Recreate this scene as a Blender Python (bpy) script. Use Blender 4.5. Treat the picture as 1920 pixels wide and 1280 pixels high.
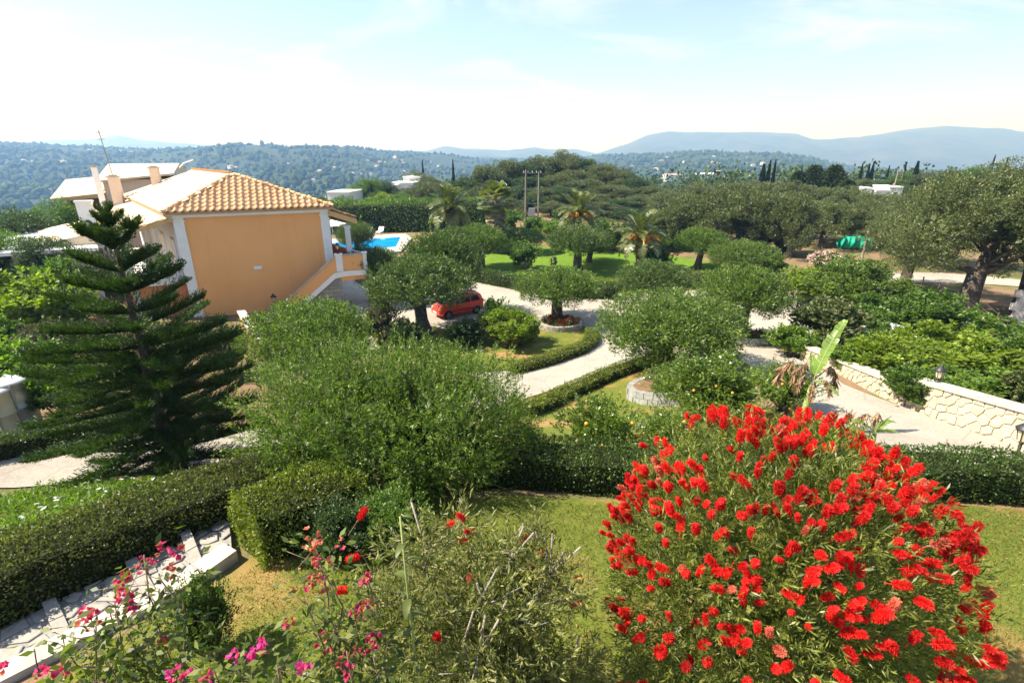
import bpy, math, random
import numpy as np
from mathutils import Vector, Matrix

# ---------------------------------------------------------------- scene, camera, sky, sun, exposure
S = bpy.context.scene
for o in list(bpy.data.objects):
    bpy.data.objects.remove(o)
COL = S.collection
PI = math.pi
CAM_H = 10.7                       # eye height above the car park (z = 0)
PITCH = math.radians(20.2)         # camera looks down
cd = bpy.data.cameras.new('camera')
cam = bpy.data.objects.new('camera', cd)
COL.objects.link(cam)
cd.sensor_width = 36.0
cd.lens = 18.09
cd.clip_start = 0.05
cd.clip_end = 30000
cam.location = (0, 0, CAM_H)
cam.rotation_euler = (PI/2 - PITCH, 0, 0)
S.camera = cam

SUN_AZ = math.radians(-93)         # clockwise from +Y: the sun stands to the left
SUN_EL = math.radians(49)
W = bpy.data.worlds.new('World')
S.world = W
W.use_nodes = True
wn, wl = W.node_tree.nodes, W.node_tree.links
wn.clear()
wout = wn.new('ShaderNodeOutputWorld')
wbg = wn.new('ShaderNodeBackground')
sky = wn.new('ShaderNodeTexSky')
sky.sky_type = 'NISHITA'
sky.sun_disc = False
sky.sun_elevation = SUN_EL
sky.sun_rotation = SUN_AZ
sky.altitude = 100
sky.air_density = 1.0
sky.dust_density = .7
sky.ozone_density = 3.2
wbg.inputs['Strength'].default_value = 0.085
# thin high cloud, laid out by direction
tc = wn.new('ShaderNodeTexCoord')
sep = wn.new('ShaderNodeSeparateXYZ')
wl.new(tc.outputs['Generated'], sep.inputs[0])
zc = wn.new('ShaderNodeMath'); zc.operation = 'ADD'; zc.inputs[1].default_value = 0.22
wl.new(sep.outputs['Z'], zc.inputs[0])
dx = wn.new('ShaderNodeMath'); dx.operation = 'DIVIDE'
dy = wn.new('ShaderNodeMath'); dy.operation = 'DIVIDE'
wl.new(sep.outputs['X'], dx.inputs[0]); wl.new(zc.outputs[0], dx.inputs[1])
wl.new(sep.outputs['Y'], dy.inputs[0]); wl.new(zc.outputs[0], dy.inputs[1])
com = wn.new('ShaderNodeCombineXYZ')
wl.new(dx.outputs[0], com.inputs[0]); wl.new(dy.outputs[0], com.inputs[1])
n1 = wn.new('ShaderNodeTexNoise'); n1.inputs['Scale'].default_value = 1.5
n1.inputs['Detail'].default_value = 9; n1.inputs['Roughness'].default_value = 0.62
n1.inputs['Distortion'].default_value = 0.7
mp = wn.new('ShaderNodeMapping'); mp.inputs['Location'].default_value = (3.1, 1.7, 0.4)
mp.inputs['Rotation'].default_value = (0, 0, 0.5); mp.inputs['Scale'].default_value = (0.75, 1.5, 1)
wl.new(com.outputs[0], mp.inputs[0]); wl.new(mp.outputs[0], n1.inputs['Vector'])
cr = wn.new('ShaderNodeMapRange'); cr.inputs['From Min'].default_value = 0.50
cr.inputs['From Max'].default_value = 0.82; cr.inputs['To Min'].default_value = 0.12; cr.inputs['To Max'].default_value = 0.85
wl.new(n1.outputs['Fac'], cr.inputs['Value'])
mx = wn.new('ShaderNodeMix'); mx.data_type = 'RGBA'
wl.new(cr.outputs[0], mx.inputs[0]); wl.new(sky.outputs[0], mx.inputs[6])
mx.inputs[7].default_value = (6.2, 6.1, 6.4, 1)
wl.new(mx.outputs[2], wbg.inputs[0]); wl.new(wbg.outputs[0], wout.inputs[0])

sd = bpy.data.lights.new('sun', 'SUN')
sd.energy = 5.0
sd.angle = math.radians(0.53)
sd.color = (1.0, 0.95, 0.86)
sun = bpy.data.objects.new('sun', sd)
COL.objects.link(sun)
sdir = Vector((math.sin(SUN_AZ)*math.cos(SUN_EL), math.cos(SUN_AZ)*math.cos(SUN_EL), math.sin(SUN_EL)))
sun.rotation_euler = sdir.to_track_quat('Z', 'Y').to_euler()
sun.location = (-20, 10, 40)

S.view_settings.view_transform = 'Standard'
S.view_settings.look = 'None'
S.view_settings.exposure = 1.38
S.view_settings.gamma = 1.0
S.view_settings.use_curve_mapping = False
S.render.engine = 'CYCLES'
S.cycles.use_denoising = True
S.cycles.max_bounces = 6
S.cycles.diffuse_bounces = 3
S.cycles.glossy_bounces = 2
S.cycles.transmission_bounces = 4
S.cycles.transparent_max_bounces = 8
S.cycles.volume_bounces = 0
S.cycles.caustics_reflective = False
S.cycles.caustics_refractive = False

# ---------------------------------------------------------------- helpers
R0 = np.random.default_rng(7)
random.seed(7)

def tag(o, label=None, cat=None, group=None, kind=None):
    if label: o['label'] = label
    if cat: o['category'] = cat
    if group: o['group'] = group
    if kind: o['kind'] = kind
    return o

def empty(name, loc, rz=0.0, scale=None):
    o = bpy.data.objects.new(name, None)
    o.empty_display_size = 0.2
    o.location = loc
    o.rotation_euler = (0, 0, rz)
    if scale is not None:
        o.scale = scale if hasattr(scale, '__len__') else (scale,)*3
    COL.objects.link(o)
    return o

def obj(name, me, mat=None, parent=None, loc=None, rot=None, scale=None):
    o = bpy.data.objects.new(name, me)
    if mat is not None and not me.materials:
        me.materials.append(mat)
    elif mat is not None and me.materials[0] != mat:
        o.material_slots[0].link = 'OBJECT'
        o.material_slots[0].material = mat
    o.parent = parent
    if loc is not None: o.location = loc
    if rot is not None: o.rotation_euler = rot
    if scale is not None: o.scale = scale if hasattr(scale, '__len__') else (scale,)*3
    COL.objects.link(o)
    return o

def copy_tree(o, parent=None):
    c = o.copy()
    COL.objects.link(c)
    c.parent = parent
    for ch in o.children:
        copy_tree(ch, c)
    return c

def mesh_from(name, verts, faces, smooth=False):
    me = bpy.data.meshes.new(name)
    me.from_pydata([tuple(v) for v in verts], [], [tuple(f) for f in faces])
    if smooth:
        me.polygons.foreach_set('use_smooth', [True]*len(me.polygons))
    me.update()
    return me

def mesh_np(name, V, Fq, smooth=False):
    """V (n,3); Fq (m,k) all faces with k corners"""
    V = np.asarray(V, np.float32); Fq = np.asarray(Fq, np.int32)
    m, k = Fq.shape
    me = bpy.data.meshes.new(name)
    me.vertices.add(len(V)); me.vertices.foreach_set('co', V.ravel())
    me.loops.add(m*k); me.loops.foreach_set('vertex_index', Fq.ravel())
    me.polygons.add(m)
    me.polygons.foreach_set('loop_start', np.arange(0, m*k, k, dtype=np.int32))
    me.polygons.foreach_set('loop_total', np.full(m, k, np.int32))
    if smooth: me.polygons.foreach_set('use_smooth', np.ones(m, bool))
    me.update(calc_edges=True)
    return me

def quad_soup(name, Q):
    """Q (n,4,3): loose quads"""
    n = len(Q)
    return mesh_np(name, Q.reshape(-1, 3), np.arange(4*n).reshape(n, 4))

class MB:
    """collects simple solids into one mesh"""
    def __init__(s): s.v = []; s.f = []
    def add(s, vs, fs):
        k = len(s.v); s.v += [tuple(v) for v in vs]; s.f += [tuple(i+k for i in f) for f in fs]; return s
    def box(s, x0, x1, y0, y1, z0, z1):
        return s.add([(x0,y0,z0),(x1,y0,z0),(x1,y1,z0),(x0,y1,z0),(x0,y0,z1),(x1,y0,z1),(x1,y1,z1),(x0,y1,z1)],
                     [(0,3,2,1),(4,5,6,7),(0,1,5,4),(1,2,6,5),(2,3,7,6),(3,0,4,7)])
    def prism(s, poly, z0, z1):
        """poly: xy list ccw; z0/z1 numbers or lists"""
        n = len(poly)
        a = z0 if hasattr(z0, '__len__') else [z0]*n
        b = z1 if hasattr(z1, '__len__') else [z1]*n
        vs = [(p[0],p[1],a[i]) for i, p in enumerate(poly)] + [(p[0],p[1],b[i]) for i, p in enumerate(poly)]
        fs = [tuple(range(n-1,-1,-1)), tuple(range(n, 2*n))] + [(i,(i+1)%n,n+(i+1)%n,n+i) for i in range(n)]
        return s.add(vs, fs)
    def tube(s, pts, rad, seg=8, cap=True, gn=0.0, rng=None):
        P = [Vector(p) for p in pts]
        if not hasattr(rad, '__len__'): rad = [rad]*len(P)
        k0 = len(s.v); up = None
        for i, p in enumerate(P):
            d = (P[min(i+1, len(P)-1)] - P[max(i-1, 0)])
            if d.length < 1e-9: d = Vector((0,0,1))
            d.normalize()
            if up is None:
                up = Vector((1,0,0)) if abs(d.x) < .8 else Vector((0,1,0))
            a = (up - d*up.dot(d)).normalized(); up = a; b = d.cross(a)
            for j in range(seg):
                th = 2*PI*j/seg; r = rad[i]
                if gn: r *= 1 + gn*(rng.random()-.5)*2
                q = p + a*(math.cos(th)*r) + b*(math.sin(th)*r)
                s.v.append(tuple(q))
        for i in range(len(P)-1):
            for j in range(seg):
                a0 = k0+i*seg+j; b0 = k0+i*seg+(j+1)%seg
                s.f.append((a0, b0, b0+seg, a0+seg))
        if cap:
            s.f.append(tuple(k0+j for j in range(seg-1,-1,-1)))
            e = k0+(len(P)-1)*seg
            s.f.append(tuple(e+j for j in range(seg)))
        return s
    def lathe(s, prof, seg=16, c=(0,0,0)):
        k0 = len(s.v)
        for r, z in prof:
            for j in range(seg):
                th = 2*PI*j/seg
                s.v.append((c[0]+r*math.cos(th), c[1]+r*math.sin(th), c[2]+z))
        for i in range(len(prof)-1):
            for j in range(seg):
                a0 = k0+i*seg+j; b0 = k0+i*seg+(j+1)%seg
                s.f.append((a0, b0, b0+seg, a0+seg))
        s.f.append(tuple(k0+j for j in range(seg-1,-1,-1)))
        e = k0+(len(prof)-1)*seg
        s.f.append(tuple(e+j for j in range(seg)))
        return s
    def mesh(s, name='mesh', smooth=False):
        return mesh_from(name, s.v, s.f, smooth)
    def build(s, name, mat, parent=None, smooth=False, **k):
        return obj(name, s.mesh(name, smooth), mat, parent, **k)

# value noise for shapes
def vnoise(x, y, seed=0):
    x = np.asarray(x, float); y = np.asarray(y, float)
    xi = np.floor(x).astype(np.int64); yi = np.floor(y).astype(np.int64)
    xf = x-xi; yf = y-yi
    u = xf*xf*(3-2*xf); v = yf*yf*(3-2*yf)
    def h(a, b):
        n = (a*374761393 + b*668265263 + seed*974634767) & 0x7fffffff
        n = ((n ^ (n >> 13))*1274126177) & 0x7fffffff
        return ((n ^ (n >> 16)) & 0xffff)/65535.0
    return (h(xi,yi)*(1-u)+h(xi+1,yi)*u)*(1-v) + (h(xi,yi+1)*(1-u)+h(xi+1,yi+1)*u)*v
def fbm(x, y, seed=0, oct=4):
    r = 0; a = .5; f = 1
    for i in range(oct):
        r = r + a*(vnoise(x*f, y*f, seed+i)*2-1); a *= .5; f *= 2.03
    return r

# ---------------------------------------------------------------- materials
def nmat(name):
    m = bpy.data.materials.new(name)
    m.use_nodes = True
    nt = m.node_tree
    b = nt.nodes['Principled BSDF']
    return m, nt, b
def ramp2(nt, fac, c1, c2, lo=.35, hi=.65):
    r = nt.nodes.new('ShaderNodeValToRGB')
    r.color_ramp.elements[0].position = lo; r.color_ramp.elements[0].color = (*c1, 1)
    r.color_ramp.elements[1].position = hi; r.color_ramp.elements[1].color = (*c2, 1)
    nt.links.new(fac, r.inputs[0])
    return r
def noise(nt, scale, detail=5, rough=.6, vec=None, dist=0):
    n = nt.nodes.new('ShaderNodeTexNoise')
    n.inputs['Scale'].default_value = scale; n.inputs['Detail'].default_value = detail
    n.inputs['Roughness'].default_value = rough; n.inputs['Distortion'].default_value = dist
    if vec is None:
        g = nt.nodes.new('ShaderNodeNewGeometry'); vec = g.outputs['Position']
    nt.links.new(vec, n.inputs['Vector'])
    return n
def mixc(nt, fac, a, b, mode='MIX'):
    m = nt.nodes.new('ShaderNodeMix'); m.data_type = 'RGBA'; m.blend_type = mode
    for k, v in ((0, fac), (6, a), (7, b)):
        if hasattr(v, 'links'): nt.links.new(v, m.inputs[k])
        elif isinstance(v, (int, float)): m.inputs[k].default_value = v
        else: m.inputs[k].default_value = (*v, 1)
    return m.outputs[2]
def surf(name, c1, c2, scale=3., rough=.8, bump=0., bscale=30., spec=.3, metal=0., lo=.35, hi=.65, c3=None, s3=.4, f3=.5):
    m, nt, b = nmat(name)
    n = noise(nt, scale)
    col = ramp2(nt, n.outputs['Fac'], c1, c2, lo, hi).outputs[0]
    if c3 is not None:
        n3 = noise(nt, s3, 4)
        mr = nt.nodes.new('ShaderNodeMapRange'); mr.inputs['From Min'].default_value = .5; mr.inputs['From Max'].default_value = .68
        mr.inputs['To Max'].default_value = f3
        nt.links.new(n3.outputs['Fac'], mr.inputs['Value'])
        col = mixc(nt, mr.outputs[0], col, c3)
    nt.links.new(col, b.inputs['Base Color'])
    b.inputs['Roughness'].default_value = rough
    b.inputs['Specular IOR Level'].default_value = spec
    b.inputs['Metallic'].default_value = metal
    if bump:
        nb = noise(nt, bscale, 6)
        bp = nt.nodes.new('ShaderNodeBump'); bp.inputs['Strength'].default_value = bump; bp.inputs['Distance'].default_value = .05
        nt.links.new(nb.outputs['Fac'], bp.inputs['Height']); nt.links.new(bp.outputs[0], b.inputs['Normal'])
    return m
def leafmat(name, c1, c2, trans=.35, rough=.5, spec=.35, tcol=None, vary=1.2):
    m, nt, b = nmat(name)
    g = nt.nodes.new('ShaderNodeNewGeometry')
    col = ramp2(nt, g.outputs['Random Per Island'], c1, c2, .1, .95).outputs[0]
    n = noise(nt, vary, 3)
    mr = nt.nodes.new('ShaderNodeMapRange'); mr.inputs['From Min'].default_value = .3; mr.inputs['From Max'].default_value = .7
    mr.inputs['To Min'].default_value = .72; mr.inputs['To Max'].default_value = 1.25
    nt.links.new(n.outputs['Fac'], mr.inputs['Value'])
    hv = nt.nodes.new('ShaderNodeHueSaturation'); nt.links.new(col, hv.inputs['Color']); nt.links.new(mr.outputs[0], hv.inputs['Value'])
    col = hv.outputs[0]
    nt.links.new(col, b.inputs['Base Color'])
    b.inputs['Roughness'].default_value = rough; b.inputs['Specular IOR Level'].default_value = spec
    t = nt.nodes.new('ShaderNodeBsdfTranslucent')
    tc_ = mixc(nt, 1.0, col, tcol or (1.7, 2.1, .7), 'MULTIPLY')
    nt.links.new(tc_, t.inputs['Color'])
    ms = nt.nodes.new('ShaderNodeMixShader'); ms.inputs[0].default_value = trans
    nt.links.new(b.outputs[0], ms.inputs[1]); nt.links.new(t.outputs[0], ms.inputs[2])
    nt.links.new(ms.outputs[0], nt.nodes['Material Output'].inputs['Surface'])
    return m
def plain(name, c, rough=.5, spec=.4, metal=0., var=.12):
    d = tuple(max(0, x*(1-var)) for x in c)
    return surf(name, d, c, 6., rough, 0, 30, spec, metal)

M = {}
M['olive_leaf'] = leafmat('olive leaf', (.03,.06,.011), (.135,.185,.045), .3, .42, .32, (1.3,1.6,.6))
M['olive_leaf_b'] = leafmat('olive leaf fresh', (.034,.068,.01), (.165,.225,.042), .32, .42, .32)
M['olive_wild'] = leafmat('wild olive leaf', (.04,.06,.016), (.165,.185,.06), .26, .42, .4, (1.3,1.5,.6), .5)
M['dark_leaf'] = leafmat('dark evergreen leaf', (.02,.042,.01), (.07,.115,.026), .25, .45, .4)
M['mid_leaf'] = leafmat('mid green leaf', (.04,.085,.012), (.125,.19,.03), .34, .42, .4)
M['lime_leaf'] = leafmat('lime leaf', (.08,.13,.012), (.23,.28,.03), .38, .5, .3)
M['bright_leaf'] = leafmat('bright green leaf', (.055,.11,.012), (.17,.24,.03), .38, .45, .4)
M['citrus_leaf'] = leafmat('citrus leaf', (.045,.09,.012), (.17,.22,.028), .34, .32, .55)
M['grey_leaf'] = leafmat('dry grey leaf', (.07,.075,.035), (.13,.125,.06), .2, .6, .2)
M['hedge_leaf'] = leafmat('hedge leaf', (.032,.062,.012), (.09,.13,.026), .3, .4, .45)
M['hedge_lime'] = leafmat('light hedge leaf', (.07,.1,.012), (.2,.22,.028), .3, .45, .4)
M['pine_leaf'] = leafmat('norfolk needle', (.018,.04,.006), (.06,.105,.013), .2, .5, .3)
M['conifer'] = leafmat('conifer needle', (.03,.05,.014), (.07,.09,.025), .2, .6, .2)
M['cypress'] = leafmat('cypress needle', (.012,.024,.010), (.028,.045,.018), .15, .6, .2)
M['palm_leaf'] = leafmat('palm leaflet', (.065,.085,.024), (.19,.2,.07), .28, .38, .5)
M['palm_dry'] = leafmat('dry palm leaf', (.2,.16,.09), (.34,.28,.17), .2, .7, .2, (1.3,1.2,.8))
M['brush_leaf'] = leafmat('bottlebrush leaf', (.05,.08,.014), (.22,.235,.05), .32, .42, .4)
M['brush_dry'] = leafmat('dry bottlebrush leaf', (.07,.085,.022), (.26,.255,.085), .3, .5, .3)
M['bough_leaf'] = leafmat('bougainvillea leaf', (.045,.08,.014), (.17,.19,.045), .35, .45, .4)
M['banana_leaf'] = leafmat('banana leaf', (.12,.2,.03), (.2,.3,.05), .45, .35, .5)
M['banana_dry'] = leafmat('dry banana leaf', (.22,.13,.07), (.42,.28,.17), .2, .8, .1, (1.2,1.1,.8))
M['bottlebrush'] = leafmat('bottlebrush stamen', (.62,.012,.012), (.95,.035,.03), .35, .55, .2, (1.3,1.2,1.2))
nt = M['bottlebrush'].node_tree; oi_ = nt.nodes.new('ShaderNodeObjectInfo'); bs_ = nt.nodes['Principled BSDF']; src_ = bs_.inputs['Base Color'].links[0].from_socket
nt.links.new(mixc(nt, 1.0, src_, ramp2(nt, oi_.outputs['Random'], (.5,.6,.7), (1.05,1.6,1.4), 0, 1).outputs[0], 'MULTIPLY'), bs_.inputs['Base Color'])
M['bract'] = leafmat('bougainvillea bract', (.55,.03,.1), (.72,.1,.24), .4, .55, .2, (1.2,1.1,1.2))
M['bract_old'] = leafmat('faded bract', (.5,.13,.07), (.6,.22,.14), .35, .6, .2, (1.2,1.1,1.1))
M['bract_magenta'] = leafmat('magenta bract', (.6,.03,.22), (.74,.1,.36), .4, .55, .2, (1.2,1.1,1.2))
M['white_petal'] = leafmat('white petal', (.8,.8,.8), (.85,.85,.83), .3, .6, .2, (1,1,1))
M['orange_fruit'] = surf('orange peel', (.75,.28,.02), (.85,.36,.03), 20, .45, .1, 200, .4)
M['date_stalk'] = surf('date stalk', (.75,.28,.05), (.85,.38,.08), 8, .6)
M['pink_petal'] = leafmat('pale pink petal', (.55,.32,.28), (.75,.55,.5), .3, .6, .2, (1,1,1))
M['bark'] = surf('olive bark', (.06,.048,.036), (.15,.125,.1), 7, .95, .8, 18, .1)
M['bark_pale'] = surf('pale bark', (.2,.17,.135), (.36,.32,.27), 7, .9, .5, 25, .1)
M['bark_pine'] = surf('scaly bark', (.1,.07,.05), (.2,.15,.115), 10, .95, .6, 30, .1)
M['stem'] = surf('brown stem', (.13,.09,.06), (.24,.18,.12), 14, .9, .3, 60, .1)
M['stem_green'] = surf('green stem', (.2,.24,.07), (.3,.34,.12), 14, .7)
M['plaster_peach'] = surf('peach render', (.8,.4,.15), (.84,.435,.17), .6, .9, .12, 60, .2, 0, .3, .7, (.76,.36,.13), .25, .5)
nt = M['plaster_peach'].node_tree; bs_ = nt.nodes['Principled BSDF']; src_ = bs_.inputs['Base Color'].links[0].from_socket
g_ = nt.nodes.new('ShaderNodeNewGeometry'); mp_ = nt.nodes.new('ShaderNodeMapping'); mp_.inputs['Scale'].default_value = (2.2,2.2,.16); nt.links.new(g_.outputs['Position'], mp_.inputs[0])
ns_ = noise(nt, 1.0, 6, .65, mp_.outputs[0]); rs_ = ramp2(nt, ns_.outputs['Fac'], (1,1,1), (.93,.92,.91), .5, .72)
nt.links.new(mixc(nt, 1.0, src_, rs_.outputs[0], 'MULTIPLY'), bs_.inputs['Base Color'])
M['plaster_pale'] = surf('pale peach render', (.66,.52,.4), (.7,.57,.45), 1, .9, .1, 60, .2)
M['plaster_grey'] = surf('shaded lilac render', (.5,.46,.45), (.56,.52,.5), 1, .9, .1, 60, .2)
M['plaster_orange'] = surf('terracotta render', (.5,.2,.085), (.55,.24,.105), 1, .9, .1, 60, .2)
M['white_paint'] = surf('white paint', (.74,.74,.73), (.82,.82,.8), 2, .7, .06, 50, .3)
M['white_house'] = surf('white render', (.72,.7,.67), (.8,.78,.74), .4, .85, 0, 30, .2)
M['wood'] = surf('varnished timber', (.52,.33,.12), (.62,.42,.18), 5, .6)
M['wood_grey'] = surf('weathered pole', (.2,.165,.13), (.32,.28,.23), 5, .9, .3, 30, .1)
M['dark_wood'] = surf('dark timber', (.1,.06,.04), (.16,.1,.065), 5, .7)
M['iron'] = surf('black iron', (.012,.012,.013), (.03,.03,.03), 30, .5, 0, 30, .5)
M['steel'] = surf('galvanised steel', (.4,.4,.4), (.5,.5,.5), 10, .45, 0, 30, .5, .7)
M['glass_dark'] = surf('window glass', (.02,.025,.03), (.04,.045,.05), 1, .08, 0, 30, .8)
M['lamp_glass'] = surf('lamp glass', (.6,.5,.3), (.66,.56,.36), 5, .2, 0, 30, .6)
M['road'] = surf('pale concrete', (.36,.32,.265), (.44,.395,.335), 1.1, .9, .35, 22, .2, 0, .3, .7, (.3,.26,.21), .35, .6)
def roadmat():
    m = surf('pale concrete', (.31,.275,.225), (.38,.345,.29), 1.3, .92, .4, 24, .15, 0, .3, .7, (.25,.215,.17), .3, .7)
    nt = m.node_tree; b = nt.nodes['Principled BSDF']; src = b.inputs['Base Color'].links[0].from_socket
    v = nt.nodes.new('ShaderNodeTexVoronoi'); v.feature = 'DISTANCE_TO_EDGE'; v.inputs['Scale'].default_value = .42
    g = nt.nodes.new('ShaderNodeNewGeometry'); nw = noise(nt, .9, 4)
    mixv = mixc(nt, .22, g.outputs['Position'], nw.outputs['Color'], 'ADD'); nt.links.new(mixv, v.inputs['Vector'])
    mr = nt.nodes.new('ShaderNodeMapRange'); mr.inputs['From Max'].default_value = .012; mr.inputs['To Min'].default_value = .55; mr.inputs['To Max'].default_value = 0
    nt.links.new(v.outputs['Distance'], mr.inputs['Value'])
    c = mixc(nt, mr.outputs[0], src, (.16,.14,.11))
    n2 = noise(nt, 14, 6, .7); c = mixc(nt, .35, c, ramp2(nt, n2.outputs['Fac'], (.22,.195,.16), (.44,.4,.345), .38, .62).outputs[0])
    nt.links.new(c, b.inputs['Base Color'])
    return m
M['road'] = roadmat()
M['coping'] = surf('pale coping stone', (.4,.355,.295), (.53,.48,.41), 3.5, .85, .4, 14, .2, 0, .3, .7, (.28,.25,.21), 1.4, .6)
M['stone_grey'] = surf('grey stone', (.2,.205,.19), (.33,.33,.3), 2.5, .9, .4, 12, .2)
M['mortar'] = surf('mortar', (.36,.32,.26), (.44,.4,.34), 12, .95, .3, 40, .1)
M['mortar_grey'] = surf('grey mortar', (.22,.21,.2), (.3,.29,.27), 12, .95, .3, 40, .1)
M['soil'] = surf('brown soil', (.13,.08,.045), (.22,.14,.085), 4, .95, .5, 20, .1)
M['rubber'] = plain('rubber', (.02,.02,.02), .8, .2)
def stonemat(name, c1, c2):
    m, nt, b = nmat(name)
    oi = nt.nodes.new('ShaderNodeObjectInfo')
    c = ramp2(nt, oi.outputs['Random'], c1, c2, .0, 1).outputs[0]
    n = noise(nt, 9, 5)
    c = mixc(nt, .5, c, ramp2(nt, n.outputs['Fac'], tuple(x*.75 for x in c1), tuple(min(1, x*1.1) for x in c2), .3, .7).outputs[0])
    nt.links.new(c, b.inputs['Base Color']); b.inputs['Roughness'].default_value = .9; b.inputs['Specular IOR Level'].default_value = .2
    nb = noise(nt, 28, 6); bp = nt.nodes.new('ShaderNodeBump'); bp.inputs['Strength'].default_value = .4; bp.inputs['Distance'].default_value = .03
    nt.links.new(nb.outputs['Fac'], bp.inputs['Height']); nt.links.new(bp.outputs[0], b.inputs['Normal'])
    return m
M['wall_stone'] = stonemat('cream wall stone', (.42,.345,.23), (.56,.48,.35))
M['slab'] = stonemat('white paving slab', (.25,.225,.195), (.38,.345,.3))
M['pier_stone'] = stonemat('grey pier stone', (.22,.22,.19), (.38,.37,.31))
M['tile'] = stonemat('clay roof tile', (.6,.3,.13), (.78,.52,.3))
M['tile_pale'] = stonemat('pale sunlit roof tile', (.66,.5,.33), (.76,.63,.45))  # clay tile made paler, direct sun painted into its colour
# ---------------------------------------------------------------- survey helpers and terrain
FPX = 965.0
CP, SP = math.cos(PITCH), math.sin(PITCH)
def sight(px, py):
    """direction of a surveyed bearing (bearings read off a 1920 x 1280 plan of the view)"""
    u = (640-py)/FPX
    return np.array([(px-960)/FPX, CP+u*SP, -SP+u*CP])
def sm(x, a, b):
    t = np.clip((np.asarray(x, float)-a)/(b-a), 0, 1); return t*t*(3-2*t)

CTRL = np.array([
 (0,-10,5.9),(-9,-6,5.9),(10,-6,5.8),(0,2,5.6),(-4,4,5.55),(4,4,5.45),(9,5,5.3),(-5.8,4.1,5.5),(-3.5,6,5.6),(0,7.4,5.35),(8,7.5,5.1),(4,7.3,5.25),
 (-14,2,5.2),(-8.6,7.8,4.6),(-11.6,10.2,2.95),(-10,12.2,2.75),(-13,12.8,2.8),(-7.5,11.0,2.75),(-16,14,3.0),(-20,18,2.6),(-25,25,1.6),(-34,35,.6),(-20,10,3.4),
 (-12,12,2.8),(-6.5,15.2,1.6),(.9,22,.5),(5.8,27.5,.25),(2,12,3.5),(2,17,1.7),(-2,13,2.9),(5,20,1.2),(6,15,2.7),(-4,9.5,4.3),
 (13,12.5,3.3),(10,11.5,3.6),(13.5,18.6,2.4),(13,25,1.2),(17,10,3.6),(11,20,2.0),(21,8,4.0),(30,5,4.5),
 (18,16,1.9),(22,22,1.2),(28,20,1.5),(30,34,.6),(20,34,.4),(40,25,1.0),(45,45,.5),
 (0,30,.1),(-8,32,.1),(8,34,.1),(-10,40,0),(0,42,0),(10,40,0),(15,35,.2),(-14,25,.6),(-10,20,.9),
 (-21,33,.4),(-13,36,.1),(-26,45,.3),(-32,60,-.5),(-50,50,-1.5),(0,50,.1),(0,60,.1),(15,50,.2),(-18,65,0),(30,52,.3),(42,62,.3),(20,72,.3),(0,78,.4),(60,80,.3),(-45,80,-2.),(60,30,1.5),(-45,15,3.)])
_c2 = .8
def _phi(d2): return np.sqrt(d2 + _c2)
_A = _phi(((CTRL[:,None,:2]-CTRL[None,:,:2])**2).sum(-1)) - np.eye(len(CTRL))*.35
_n = len(CTRL)
_K = np.zeros((_n+1,_n+1)); _K[:_n,:_n] = _A; _K[_n,:_n] = 1; _K[:_n,_n] = 1
_w = np.linalg.solve(_K, np.r_[CTRL[:,2], 0])
def h_near(X, Y):
    X = np.asarray(X, float); Y = np.asarray(Y, float)
    out = np.full(X.shape, _w[-1])
    for (cx, cy, _), w in zip(CTRL, _w[:-1]):
        out += w*_phi((X-cx)**2+(Y-cy)**2)
    return out
CREST = np.array([(-900,262),(-200,266),(0,270),(100,273),(200,278),(300,281),(350,280),(400,277),(440,272),(490,271),(540,278),(600,279),(650,277),(700,282),
 (760,283),(820,287),(880,294),(960,297),(1060,295),(1120,291),(1200,289),(1330,285),(1400,290),(1470,290),(1520,296),(1560,306),(1620,316),(1700,322),(2000,328),(2800,320)], float)
CREST_Y = np.array([(-900,1900),(0,1900),(300,2000),(420,1650),(600,1700),(720,2400),(900,2600),(1150,2200),(1350,1900),(1550,1900),(2800,2000)], float)
def slope_of(py):
    u = (640-np.asarray(py, float))/FPX
    return (-SP+u*CP)/(CP+u*SP)
def h_far(X, Y):
    a = X/np.maximum(Y, 1.0); px = 960+a*FPX/CP
    Yc = np.interp(px, CREST_Y[:,0], CREST_Y[:,1])
    zc = CAM_H + slope_of(np.interp(px, CREST[:,0], CREST[:,1]))*Yc
    start = 130-70*sm(-a, .15, .45)
    floor = -58*sm(Y, start, start+330)
    rise = sm(Y, 560, Yc)
    z = floor + (zc+58)*rise
    z = np.where(Y > Yc, zc - 110*sm(Y, Yc, Yc+1300), z)
    z = z + fbm(X/190., Y/190., 3, 4)*(20*sm(Y, 260, 700)*(1-.65*sm(rise, .85, 1))) + 3*fbm(X/40., Y/40., 9, 3)*sm(Y, 150, 300)
    z = z + 3.4*np.exp(-((X-11)/19.)**2-((Y-110)/24.)**2) + 1.5*np.exp(-((X-60)/30.)**2-((Y-120)/30.)**2)
    return z
def h(X, Y):
    X = np.asarray(X, float); Y = np.asarray(Y, float)
    d = np.maximum(np.maximum(Y-62, 0), 1.1*np.maximum(np.abs(X)-42, 0))
    w = sm(d, 0, 34)
    back = 5.9*np.ones_like(X)
    n = h_near(np.clip(X,-75,75), np.clip(Y,-12,100)) + .05*fbm(X/1.7, Y/1.7, 5, 3)
    f = np.where(Y > 12, h_far(X, np.maximum(Y, 12)), back*0+np.where(X<0, 3.5, 3.5))
    return n*(1-w) + f*w
def hz(x, y): return float(h(np.array([x]), np.array([y]))[0])
def spot(px, py, far=2600.):
    d = sight(px, py); d = d/d[1]
    Yl = np.geomspace(1.5, far, 4000)
    zr = CAM_H + d[2]*Yl
    g = h(d[0]*Yl, Yl)
    k = np.argmax(zr < g)
    if k == 0: k = len(Yl)-1
    Y = Yl[k]
    return Vector((d[0]*Y, Y, float(g[k])))
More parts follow.
